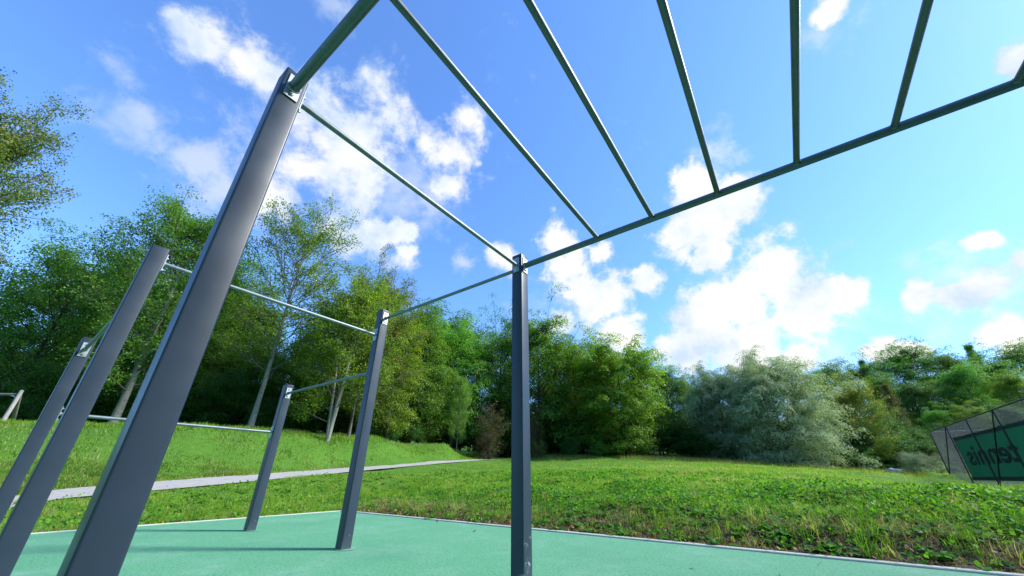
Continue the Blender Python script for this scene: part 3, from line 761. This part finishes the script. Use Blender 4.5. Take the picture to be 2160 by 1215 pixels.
def lab_for(px, pt, Y, word):
    where = min(PLACES, key=lambda a: abs(a[0]-px))[1]
    for adj in (('low' if pt > 760 else 'tall'), 'farther', 'nearer', 'half hidden', 'rounder', 'darker'):
        l = f'{adj} {word} {where}'
        if l not in _used: _used.add(l); return l
    return l
names = ['dense', 'slender', 'broad', 'ragged', 'dull', 'shaded', 'rounded', 'leafy']
back = [(20, 24, 700), (150, 25, 700), (300, 25, 690), (420, 26, 700), (520, 27, 740), (620, 28, 760), (710, 29, 760), (800, 32, 770), (880, 36, 790), (-130, 25, 640), (-30, 27, 560), (120, 29, 560), (190, 26, 540), (345, 27, 560), (430, 30, 600), (330, 34, 520), (480, 28, 640), (600, 30, 690), (700, 33, 660), (640, 38, 640), (770, 35, 640), (560, 25, 735), (860, 40, 640)]
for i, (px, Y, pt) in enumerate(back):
    tree('background_tree', ['oakA', 'oakB', 'oakC'][i % 3], px, Y, pt, lab_for(px, pt, Y, 'shade tinted green tree'), group=G1, tint=(.62, .84, .75), wid=1.0)  # dark tint puts the deep wood's shade into the leaf colour
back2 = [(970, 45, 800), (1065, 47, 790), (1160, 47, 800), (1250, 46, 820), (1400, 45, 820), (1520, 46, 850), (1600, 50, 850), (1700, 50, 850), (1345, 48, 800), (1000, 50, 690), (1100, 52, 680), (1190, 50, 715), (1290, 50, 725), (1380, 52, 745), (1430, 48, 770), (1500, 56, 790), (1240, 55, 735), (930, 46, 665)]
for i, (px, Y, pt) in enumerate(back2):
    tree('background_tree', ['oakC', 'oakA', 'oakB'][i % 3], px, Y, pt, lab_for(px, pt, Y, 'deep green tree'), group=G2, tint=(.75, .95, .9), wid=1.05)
hill = [(1745, 60, 775), (1800, 62, 762), (1860, 66, 752), (1905, 58, 790), (1925, 72, 735), (1985, 72, 722), (2050, 72, 722), (1965, 56, 800), (2030, 54, 790), (2095, 52, 765), (2150, 56, 745), (2200, 48, 780), (2120, 68, 728), (2240, 60, 720), (2010, 46, 850), (1900, 46, 880), (2090, 44, 840), (2170, 42, 850), (2280, 44, 820), (1790, 48, 880), (1950, 44, 900)]
hl = ['blue green', 'olive', 'dark green', 'grey green', 'fresh green']
for i, (px, Y, pt) in enumerate(hill):
    tint = [(.62, .95, 1.0), (1.05, 1.05, .7), (.52, .75, .85), (.8, 1., 1.05), (.8, 1.25, .85)][i % 5]  # bluish tints put distance haze into the leaf colour
    tree('hill_tree', ['oakA', 'oakB', 'oakC', 'oakB'][i % 4], px, Y, pt, lab_for(px, pt, Y, hl[i % 5]+' hillside tree'), group=G3, tint=tint, wid=1.15)
for px, Y, pt, lab in ((1778, 66, 784, 'dark conifer poking up left of the hill top behind the golden tree'), (1880, 74, 757, 'small dark conifer tip on the left shoulder of the wooded hill'), (2135, 70, 724, 'pointed dark spruce on the hill at the right edge')):
    tree('conifer_tree', 'conifer', px, Y, pt, lab, tint=(.75, .9, .85), wid=.8)
# shrubs
S_ = [
 ('tan_shrub', 'shrubTan', 1032, 34, 852, 'tall tan brown bush left of the centre post', (.55, .55, .8), 1.1),
 ('tan_shrub', 'shrubTan', 1128, 38, 862, 'orange tinged bush right of the centre post', (.9, .8, .7), .9),
 ('brown_shrub', 'shrubTan', 1022, 33.5, 912, 'low russet bush at the foot of the mound', (.55, .42, .7), 1.5),
 ('yellow_shrub', 'shrubTan', 1135, 37, 928, 'small yellowish bush at the meadow edge by the centre post', (1.2, 1.3, .8), 1.2),
 ('green_shrub', 'shrubB', 1268, 37, 925, 'round green bush under the bright maple', (.8, 1.3, 1.1), 1.3),
 ('brown_shrub', 'shrubTan', 1330, 36.5, 930, 'reddish brown weeds bush below the maple', (.8, .55, .6), 1.6),
 ('green_shrub', 'shrubA', 1205, 38, 915, 'dark green bush left of the round one under the trees', (.55, .8, .75), 1.5),
 ('pale_shrub', 'shrubPale', 1945, 30.5, 950, 'low silver green willow bush beside the fence corner', (1.05, 1.05, .95), 1.3),
 ('brown_shrub', 'shrubTan', 1978, 31.5, 952, 'brownish twiggy bush against the fence corner', (.75, .72, .9), 1.2),
 ('pale_shrub', 'shrubPale', 2035, 33.5, 948, 'pale bush seen through the wire mesh of the fence', (.95, .95, .9), 1.3),
 ('dark_shrub', 'shrubB', 1825, 34, 945, 'dark bush at the right foot of the willow', (.45, .65, .7), 1.6),
]
for nm, sp, px, Y, pt, lab, tint, wd in S_: tree(nm, sp, px, Y, pt, lab, 'shrub', tint=tint, wid=wd, zoff=-.02)
und = []
for i in range(20):
    px = -40+i*48+rng.uniform(-12, 12); Yb = np.interp(px, [0, 400, 600, 800, 950], [18.5, 21, 24, 28.5, 33])
    und.append((px, Yb+rng.uniform(0, 2.5), np.interp(px, [0, 400, 700, 900], [790, 800, 835, 870])+rng.uniform(-30, 30)))
for i, (px, Y, pt) in enumerate(und):
    tree('understory_shrub', ['shrubA', 'shrubB'][i % 2], px, Y, pt, 'bush tinted dark for the shade under the trees on the mound', 'shrub', 'understory bushes on the mound', (.42, .68, .62), 1.25, zoff=-.02)  # shadow under the canopy is painted in by the dark tint
for i in range(17):
    px = 1060+i*56+rng.uniform(-12, 12); Yb = np.interp(px, [1080, 1500, 2000], [42, 39.5, 40])
    tree('understory_shrub', ['shrubB', 'shrubA'][i % 2], px, Yb+rng.uniform(0, 2), 868+rng.uniform(-18, 18)+(px-1080)*.045, 'bush tinted dark for the shade along the meadow edge', 'shrub', 'understory bushes along the meadow edge', (.4, .62, .62), 1.7, zoff=-.02)  # dark tint paints the shade at the foot of the tree line

for i in range(26):
    px = 900+i*47+rng.uniform(-10, 10); Yb = np.interp(px, [900, 1080, 1500, 2000], [40, 46, 44, 44])
    tree('understory_shrub', ['shrubB', 'shrubA'][i % 2], px, Yb+rng.uniform(0, 2), 850+rng.uniform(-18, 18)+(px-1080)*.03, 'bush tinted dark for the shade along the meadow edge', 'shrub', 'understory bushes along the meadow edge', (.4, .62, .62), 1.3, zoff=-.02)  # second row, same shade painted into the foliage colour
# trees round the rest of the clearing, left of and behind the viewpoint
for i in range(11):
    a_ = R(-115-i*15); d_ = 27+6*math.sin(i*2.3); tm, lm, H = SP[['oakA', 'oakC', 'oakB'][i % 3]]; X, Y = d_*math.sin(a_), d_*math.cos(a_)
    e = empty('background_tree', (X, Y, hw(X, Y)-.2), i*1.7, (.95+.1*(i % 3),)*3); tag(e, 'green tree ringing the clearing outside the view', 'tree', 'trees ringing the clearing')
    link('trunk', tm, None, e); c = link('crown', lm, None, e); c.color = (.8, .95, .85, 1)

# ------------------------------------------------------------------ grass
def blades(name, X, Y, hgt, wid, tint, g, lean=.35, leandir=None, two=True, parent=None, mat=None, label='', zadd=0):
    u, v = to_uv(X, Y); z = height(u, v)+zadd; n = len(X)
    az = g.uniform(0, 6.283, n); ca, sa = np.cos(az), np.sin(az)
    la = g.uniform(0, 6.283, n) if leandir is None else leandir+g.normal(0, .7, n)
    lm = np.abs(g.normal(0, lean, n))+.05
    B = np.stack([X, Y, z-.01], 1); side = np.stack([ca, sa, np.zeros(n)], 1)*wid[:, None]/2
    ld = np.stack([np.cos(la), np.sin(la), np.zeros(n)], 1)
    up_ = np.array([0, 0, 1.])
    tip = B+hgt[:, None]*(up_*np.sqrt(np.clip(1-(lm*.8)**2, .15, 1))[:, None]+ld*lm[:, None]*1.1)
    if two:
        mid = B+hgt[:, None]*(up_*.58+ld*(lm*.33)[:, None])
        V = np.stack([B-side, B+side, mid+side*.8, mid-side*.8, tip], 1).reshape(-1, 3)
        k = np.arange(n)[:, None]*5
        F = np.concatenate([k+np.array([[0, 1, 2, 3]]), k+np.array([[3, 2, 4]])], 1).ravel(); S2 = np.tile([4, 3], n); tt = np.repeat(tint, 2)
    else:
        V = np.stack([B-side, B+side, tip], 1).reshape(-1, 3); F = np.arange(3*n); S2 = np.full(n, 3); tt = tint
    me = np_mesh(name, V, F, S2, np.clip(tt, 0, 1)); o = link(name, me, mat or M_GRASS, parent)
    if label: tag(o, label, 'grass', kind='stuff')
    return o
def scatter(n, ulo, uhi, vlo, vhi, g):
    u = g.uniform(ulo, uhi, n); v = g.uniform(vlo, vhi, n); X, Y = to_xy(u, v); return X, Y, u, v
def outside(X, Y, u, v, pad=.0):
    return ~((u > SLAB_U-.02-pad) & (v < SLAB_V+.02+pad)) & ~((u > UF-.02) & (v < 42.2) & (v > 8))
def view(X, Y, lo=-1.75, hi=1.75, ymin=1.0):
    return (Y > ymin) & (X/np.maximum(Y, .1) > lo) & (X/np.maximum(Y, .1) < hi)

g = np.random.default_rng(101)
# near meadow, right of the pad: dense, leafy
def meadow(n, d0, d1, h0, w0, two, seed):
    g = np.random.default_rng(seed)
    r = np.sqrt(g.uniform(d0**2, d1**2, n)); th = g.uniform(R(-66), R(66), n)
    X, Y = r*np.sin(th), r*np.cos(th); u, v = to_uv(X, Y)
    k = outside(X, Y, u, v) & ~on_path(X, Y, np.where(Y > 17, .12, -.05-.28*vnoise(X, Y, 2.3))) & (Y > 1.2)
    X, Y, u, v = X[k], Y[k], u[k], v[k]
    ed = v-SLAB_V; el = SLAB_U-u
    left = u < SLAB_U
    bankz = (~left) & (ed < 1.25)
    nz = vnoise(X, Y, .9); nz2 = vnoise(X, Y, 3.1); big = vnoise(X, Y, .22)
    hh = h0*(.35+.8*nz+.35*nz2)
    tint = .34+.30*nz2+.22*(big-.5)+g.normal(0, .11, len(X))
    hh = np.where(bankz, hh*np.clip(.3+ed*.55, .3, 1), hh)
    tint = tint+np.clip((r[k]-8)/60, 0, .12)
    dry = g.random(len(X)) < np.where(bankz, .5, .06)+.10*(nz > .75)
    tint = np.where(dry, g.uniform(.72, 1, len(X)), tint)
    # mound: rank, pale
    mound = left & (X < np.interp(Y, PC[:, 1], PC[:, 0]))
    hh = np.where(mound, hh*1.15*(.5+vnoise(X, Y, 1.1)), hh); tint = np.where(mound & ~dry, .0+.26*vnoise(X, Y, 1.7)+.22*vnoise(X, Y, .5)+g.normal(0, .1, len(X)), tint)
    dm = mound & (g.random(len(X)) < .34*vnoise(X, Y, .9)+.16); tint = np.where(dm, g.uniform(.68, .95, len(X)), tint)
    lawn = left & ~mound; hh = np.where(lawn, hh*.6, hh)
    keep = g.random(len(X)) < np.where(bankz, .30, 1)*np.where(nz2 < .22, .55, 1)
    ww = w0*g.uniform(.6, 1.4, len(X))
    return [a[keep] for a in (X, Y, hh, ww, tint)]
parts = [meadow(150000, 2.2, 9, .085, .0065, True, 1), meadow(210000, 9, 18, .12, .013, True, 2)]
for i, a in enumerate(parts):
    blades('meadow_grass', *a, np.random.default_rng(50+i), .8, mat=M_GRASS, label=['short meadow grass nearest the mint pad', 'green meadow grass and mound grass a little further off'][i])
a = meadow(230000, 18, 48, .115, .03, False, 3)
blades('meadow_grass', *a, np.random.default_rng(60), .5, two=False, label='distant meadow grass reaching the tree line')
# tall dry fringe at far meadow edge
gg = np.random.default_rng(9); n = 13000
px = gg.uniform(1060, 1960, n); Yd = np.interp(px, [1060, 1450, 1700, 1960], [36, 33.5, 31.5, 30])+gg.normal(0, 1.3, n)
P0 = np.array([(x-CX)/F_PX for x in px]); X = P0*Yd*.905
k = vnoise(X, Yd, .35) > .33; X, Yd = X[k], Yd[k]; n = len(X)
blades('dry_tall_grass', X, Yd, gg.uniform(.14, .45, n), gg.uniform(.012, .03, n), np.where(gg.random(n) < .6, gg.uniform(.75, 1, n), .4), gg, .2, two=False, label='tall brownish dry grass fringe before the tree line')
for o in (bpy.data.objects['dry_tall_grass'],): o.color = (.75, .72, .7, 1)
# crest fringe on the mound
n = 9000; Xc, Yc = [], []
crest = np.array([at(px, py, Y)[:2] for px, py, Y in [(-80, 892, 14.5), (0, 893, 15), (200, 897, 16), (400, 901, 17.5), (600, 912, 20.5), (800, 925, 25), (950, 941, 30), (1040, 956, 36)]])
t = gg.uniform(0, 7, n); i0 = np.minimum(t.astype(int), 6); fr = t-i0
C = crest[i0]*(1-fr[:, None])+crest[i0+1]*fr[:, None]+gg.normal(0, .35, (n, 2))
blades('mound_grass', C[:, 0], C[:, 1], gg.uniform(.08, .24, n), gg.uniform(.012, .024, n), gg.uniform(.3, .85, n), gg, .35, label='long grass along the crest of the mound')

# tufts of long blades on the bank beside the pad
gg = np.random.default_rng(77); BX, BY, BH, BW, BT = [], [], [], [], []
for i in range(520):
    if i < 330: u = gg.uniform(SLAB_U-.3, 6.5); v = SLAB_V+.15+abs(gg.normal(.1, .8))
    else: u = SLAB_U-.05-abs(gg.normal(0, 1.6)); v = gg.uniform(-5, 8)
    X, Y = to_xy(u, v)
    if Y < 1.2 or on_path(np.array([X]), np.array([Y]))[0]: continue
    nb = gg.integers(14, 46); dry = gg.random() < (.3 if i < 330 else .15); hh = gg.uniform(.07, .22)
    BX.append(X+gg.normal(0, .035, nb)); BY.append(Y+gg.normal(0, .035, nb)); BH.append(hh*gg.uniform(.6, 1.2, nb)); BW.append(gg.uniform(.003, .008, nb))
    BT.append(gg.uniform(.74, 1, nb) if dry else gg.uniform(.2, .62, nb))
blades('grass_tuft', *map(np.concatenate, (BX, BY, BH, BW, BT)), gg, .75, label='loose long tufts of grass on the bank beside the pad')

gg = np.random.default_rng(78); n = 15000
u = gg.uniform(SLAB_U, 6.8, n); v = SLAB_V+.08+np.abs(gg.normal(.25, .62, n)); X, Y = to_xy(u, v); k = (vnoise(X, Y, 1.1) > .36) & (Y > 1.1); X, Y = X[k], Y[k]; n = len(X)
dE = to_uv(X, Y)[1]-SLAB_V
blades('dry_straw', X, Y, gg.uniform(.05, .17, n)*np.clip(.3+dE*1.1, .3, 1), gg.uniform(.003, .007, n), gg.uniform(.0, 1., n), gg, 1.6, mat=M_STRAW, label='dry straw coloured grass lying on the bank beside the pad')
# broadleaf weeds: rosettes of bent leaves
def rosettes(name, pos, sizes, g, label, mat=M_WEED, nl=(6, 12), wr=.26, rise=.5):
    V, F, S2, TT = [], [], [], []; b = 0
    for (X, Y, z), s in zip(pos, sizes):
        k = g.integers(*nl); bt = g.uniform(.2, .8)
        for j in range(k):
            az = j/k*6.283+g.normal(0, .35); el = g.uniform(.1, 1.0)*rise*1.6; L = s*g.uniform(.6, 1.2); w = L*wr*g.uniform(.7, 1.3)
            d = np.array([math.cos(az), math.sin(az), 0]); sd = np.array([-d[1], d[0], 0])
            c0 = np.array([X, Y, z]); tw = g.normal(0, .3)
            sdt = sd*math.cos(tw)+np.array([0, 0, 1])*math.sin(tw)
            p1 = c0+d*L*.35*math.cos(el)+np.array([0, 0, L*.35*math.sin(el)]); p2 = c0+d*L*.72*math.cos(el)+np.array([0, 0, L*.6*math.sin(el)]); p3 = c0+d*L*math.cos(el)*1.02+np.array([0, 0, L*.55*math.sin(el)-.12*L])
            V += [c0, p1-sdt*w*.7, p1+sdt*w*.7, p2-sdt*w, p2+sdt*w, p3]
            F += [b, b+1, b+2, b+1, b+3, b+4, b+2, b+3, b+5, b+4]; S2 += [3, 4, 3]; TT += [min(1, max(0, bt+g.normal(0, .15)))]*3; b += 6
    o = link(name, np_mesh(name, np.array(V), F, S2, TT), mat); tag(o, label, 'weeds', kind='stuff'); return o
gg = np.random.default_rng(31); pos, sz = [], []
tries = 0
while len(pos) < 5200 and tries < 40000:
    tries += 1
    r = math.sqrt(gg.uniform(2.5**2, 16**2)) if gg.random() < .65 else gg.uniform(3, 8); th = gg.uniform(R(-64), R(64)); X, Y = r*math.sin(th), r*math.cos(th); u, v = to_uv(X, Y)
    if (u > SLAB_U-.05 and v < SLAB_V+.06) or u > UF: continue
    left = u < SLAB_U
    if left and gg.random() < .8: continue
    if vnoise(X, Y, .8) < .38 and gg.random() < .75: continue
    pos.append((X, Y, u, v)); sz.append(gg.uniform(.035, .10)*(1+.03*r))
    if not left and v-SLAB_V < .9 and gg.random() < .6: pos.pop(); sz.pop()
pa = np.array(pos); k = ~on_path(pa[:, 0], pa[:, 1], .05); pa = pa[k]; sz = np.array(sz)[k]
zz = height(pa[:, 2], pa[:, 3])
rosettes('meadow_weeds', [(a[0], a[1], z+.01) for a, z in zip(pa, zz)], sz, gg, 'broad leaved weeds growing all through the meadow', rise=.55)
# small clover like leaves
n = 90000; r = np.sqrt(gg.uniform(2.5**2, 17**2, n)); r = np.where(gg.random(n) < .4, gg.uniform(3, 9, n), r); th = gg.uniform(R(-64), R(64), n); X, Y = r*np.sin(th), r*np.cos(th); u, v = to_uv(X, Y)
k = outside(X, Y, u, v) & ~on_path(X, Y, .0) & (vnoise(X, Y, 1.3) > .35) & (Y > 1.2) & ((u > SLAB_U) | (gg.random(n) < .3)) & ((v-SLAB_V > .9) | (u < SLAB_U) | (gg.random(n) < .35))
X, Y, u, v, r = X[k], Y[k], u[k], v[k], r[k]; C = np.stack([X, Y, height(u, v)+gg.uniform(.02, .11, len(X))], 1)
me = leaf_mesh('clover', C, 1, 1, gg, .8, 0, gg.uniform(.2, 1, len(X)))
# scale leaf size with distance: rebuild quickly
co_ = np.empty(len(me.vertices)*3, np.float32); me.vertices.foreach_get('co', co_); co_ = co_.reshape(-1, 4, 3); sc_ = (.022+.0022*r)[:, None, None]
co_ = C[:, None]+(co_-C[:, None])*sc_*np.array([1, 1, 1]); me.vertices.foreach_set('co', co_.astype(np.float32).ravel()); me.update()
o = link('clover_leaves', me, M_WEED); tag(o, 'small clover like leaves carpeting the meadow', 'clover', kind='stuff')
# fallen leaves
gg = np.random.default_rng(5); n = 4200
u = np.where(gg.random(n) < .62, gg.uniform(SLAB_U, 6.5, n), SLAB_U-abs(gg.normal(0, 2.5, n))); v = np.where(u > SLAB_U, SLAB_V+.06+np.abs(gg.normal(0, .5, n)), gg.uniform(-4, 9, n))
X, Y = to_xy(u, v)
m_ = 700; ti = gg.integers(0, 60, m_); ed = PATH_XY[ti, -1, :2]+gg.normal(0, .22, (m_, 2)); X = np.r_[X, ed[:, 0]]; Y = np.r_[Y, ed[:, 1]]; u, v = to_uv(X, Y)
k = ~((u > SLAB_U) & (v < SLAB_V)) & (Y > 1); X, Y, u, v = X[k], Y[k], u[k], v[k]
C = np.stack([X, Y, height(u, v)+gg.uniform(.01, .04, len(X))+.03*on_path(X, Y)], 1)
us_, vs2 = gg.uniform(SLAB_U+.1, 3, 13), SLAB_V-.1-np.abs(gg.normal(0, 1.6, 13)); xs_, ys_ = to_xy(us_, vs2)
C = np.concatenate([C, np.stack([xs_, ys_, np.full(13, .012)], 1)])
me = leaf_mesh('fallen', C, .042, .028, gg, .9, 0, gg.random(len(C)))
o = link('fallen_leaves', me, M_LITTER); tag(o, 'scattered brown and yellow fallen leaves along pad and path', 'leaf litter', kind='stuff')

# ------------------------------------------------------------------ light
SUN_EL = R(37)
sunv = Vector((math.cos(SUN_EL), 0.02, math.sin(SUN_EL))).normalized()
L = bpy.data.lights.new('sun', 'SUN'); L.energy = 3.5; L.angle = R(9); L.color = (1, .965, .90)
lo = bpy.data.objects.new('sun', L); COL.objects.link(lo); lo.rotation_euler = sunv.to_track_quat('Z', 'Y').to_euler(); lo.location = (20, 0, 20)
w = bpy.data.worlds.new('World'); sc.world = w; w.use_nodes = True; nt = w.node_tree; nt.nodes.clear()
sky = nt.nodes.new('ShaderNodeTexSky'); sky.sky_type = 'NISHITA'; sky.sun_disc = False; sky.sun_elevation = SUN_EL; sky.sun_rotation = R(90)
sky.air_density = 1.0; sky.dust_density = .25; sky.ozone_density = 2.0
tc = nt.nodes.new('ShaderNodeTexCoord').outputs['Generated']
wn = N(nt, 'ShaderNodeTexNoise'); wn.inputs['Scale'].default_value = 5; wn.inputs['Detail'].default_value = 5; wn.inputs['Roughness'].default_value = .6; nt.links.new(tc, wn.inputs['Vector'])
vm = nt.nodes.new('ShaderNodeVectorMath'); vm.operation = 'MULTIPLY_ADD'; nt.links.new(wn.outputs['Color'], vm.inputs[0]); vm.inputs[1].default_value = (.09, .09, .09)
sb = nt.nodes.new('ShaderNodeVectorMath'); sb.operation = 'SUBTRACT'; nt.links.new(tc, sb.inputs[0]); sb.inputs[1].default_value = (.045, .045, .045); nt.links.new(sb.outputs[0], vm.inputs[2])
dirv = vm.outputs[0]
def blobfield(blobs):
    acc = None
    for px, py, r in blobs:
        d = ray(px, py); d = d/np.linalg.norm(d); d1 = ray(px+r, py); d1 /= np.linalg.norm(d1); d2 = ray(px, py+r); d2 /= np.linalg.norm(d2)
        rr = (np.linalg.norm(d1-d)*np.linalg.norm(d2-d))**.5
        dn = nt.nodes.new('ShaderNodeVectorMath'); dn.operation = 'DISTANCE'; nt.links.new(dirv, dn.inputs[0]); dn.inputs[1].default_value = tuple(d)
        f = mth(nt, 'MULTIPLY_ADD', dn.outputs['Value'], -1/rr, 1)
        acc = f if acc is None else mth(nt, 'MAXIMUM', acc, f)
    return mth(nt, 'MAXIMUM', acc, -1)
thick = [(800, 500, 40), (842, 492, 38), (765, 505, 30), (858, 540, 26), (1170, 505, 45), (1205, 565, 58), (1265, 540, 32), (1265, 640, 72), (1190, 680, 42), (1310, 705, 55), (1368, 590, 42),
         (1462, 390, 48), (1470, 465, 78), (1545, 420, 62), (1425, 505, 55), (1495, 540, 38), (1640, 575, 88), (1700, 640, 85), (1780, 625, 52), (1570, 640, 60), (1480, 680, 78), (1440, 725, 60), (1590, 730, 95), (1690, 755, 50),
         (2110, 610, 75), (2030, 625, 40), (1945, 622, 36), (2170, 560, 50), (2120, 700, 48), (2160, 720, 50), (2062, 513, 34), (1885, 748, 42), (1930, 735, 30), (1735, 15, 42), (2125, 118, 34), (2180, 130, 40)]
thin = [(395, 65, 36), (450, 105, 62), (520, 150, 72), (570, 185, 60), (690, 215, 70), (800, 195, 62), (830, 240, 60), (740, 290, 110), (620, 250, 80), (630, 350, 85), (720, 390, 90), (570, 420, 70), (975, 260, 45), (960, 330, 72), (1010, 350, 13), (940, 385, 42), (800, 500, 50), (840, 495, 45), (740, 500, 45), (855, 550, 34), (700, 470, 40), (1065, 548, 34)]
faint = [(280, 235, 70), (320, 290, 50), (430, 340, 70), (480, 400, 60), (980, 550, 30), (260, 140, 50), (1520, 330, 50), (1230, 640, 90), (1640, 660, 160), (2050, 600, 110), (600, 300, 130), (860, 420, 90), (1710, 70, 40), (710, 10, 40)]
n1 = noise(nt, tc, 7, 9, .62, .3); n2 = noise(nt, tc, 22, 7, .65, .2)
nn_ = mth(nt, 'ADD', mth(nt, 'MULTIPLY', mth(nt, 'SUBTRACT', n1, .5), 2.4), mth(nt, 'MULTIPLY', mth(nt, 'SUBTRACT', n2, .5), 1.5))
f1 = mth(nt, 'ADD', blobfield(thick), nn_)
f2_ = mth(nt, 'ADD', blobfield(thin), mth(nt, 'MULTIPLY', nn_, 1.35))
f3_ = mth(nt, 'ADD', blobfield(faint), mth(nt, 'MULTIPLY', nn_, 1.6))
a1 = mrange(nt, f1, -.28, .42, 0, 1, True)
a2 = mrange(nt, f2_, -.35, .85, 0, .93, True)
a3 = mrange(nt, f3_, -.5, 1.0, 0, .5, True)
al = mth(nt, 'MAXIMUM', mth(nt, 'MAXIMUM', a1, a2), a3)
SKY_STR = .13
# grade: keep the physical sky, shift it a little to the photograph's cleaner blue
sky0 = mixc(nt, 1.0, sky.outputs[0], (.25*.90, .25*1.17, .25*1.52), 'MULTIPLY')
gm_ = nt.nodes.new('ShaderNodeGamma'); nt.links.new(sky0, gm_.inputs[0]); gm_.inputs[1].default_value = .85
skyc = mixc(nt, 1.0, gm_.outputs[0], (.70/.25, .86/.25, 1.05/.25), 'MULTIPLY')
shade = noise(nt, tc, 6, 5, .6)
cl = ramp(nt, mth(nt, 'ADD', mth(nt, 'MULTIPLY', al, .30), mth(nt, 'MULTIPLY', mrange(nt, shade, .34, .62), .70)), [(.28, (.62, .76, .97)), (.55, (.84, .91, .99)), (.75, (.98, .99, 1.0)), (1, (1.04, 1.03, 1.0))])
clv = nt.nodes.new('ShaderNodeVectorMath'); clv.operation = 'SCALE'; nt.links.new(cl, clv.inputs[0]); clv.inputs['Scale'].default_value = .55/SKY_STR
fin = mixc(nt, al, skyc, clv.outputs[0])
bg = nt.nodes.new('ShaderNodeBackground'); nt.links.new(fin, bg.inputs[0]); bg.inputs[1].default_value = SKY_STR
wo = nt.nodes.new('ShaderNodeOutputWorld'); nt.links.new(bg.outputs[0], wo.inputs[0])
w.cycles.sampling_method = 'MANUAL'; w.cycles.sample_map_resolution = 512

vs_ = sc.view_settings; vs_.view_transform = 'Standard'; vs_.look = 'None'; vs_.exposure = .95; vs_.gamma = 1
sc.cycles.max_bounces = 6; sc.cycles.diffuse_bounces = 3; sc.cycles.glossy_bounces = 3; sc.cycles.transmission_bounces = 4; sc.cycles.transparent_max_bounces = 6
sc.cycles.caustics_reflective = False; sc.cycles.caustics_refractive = False
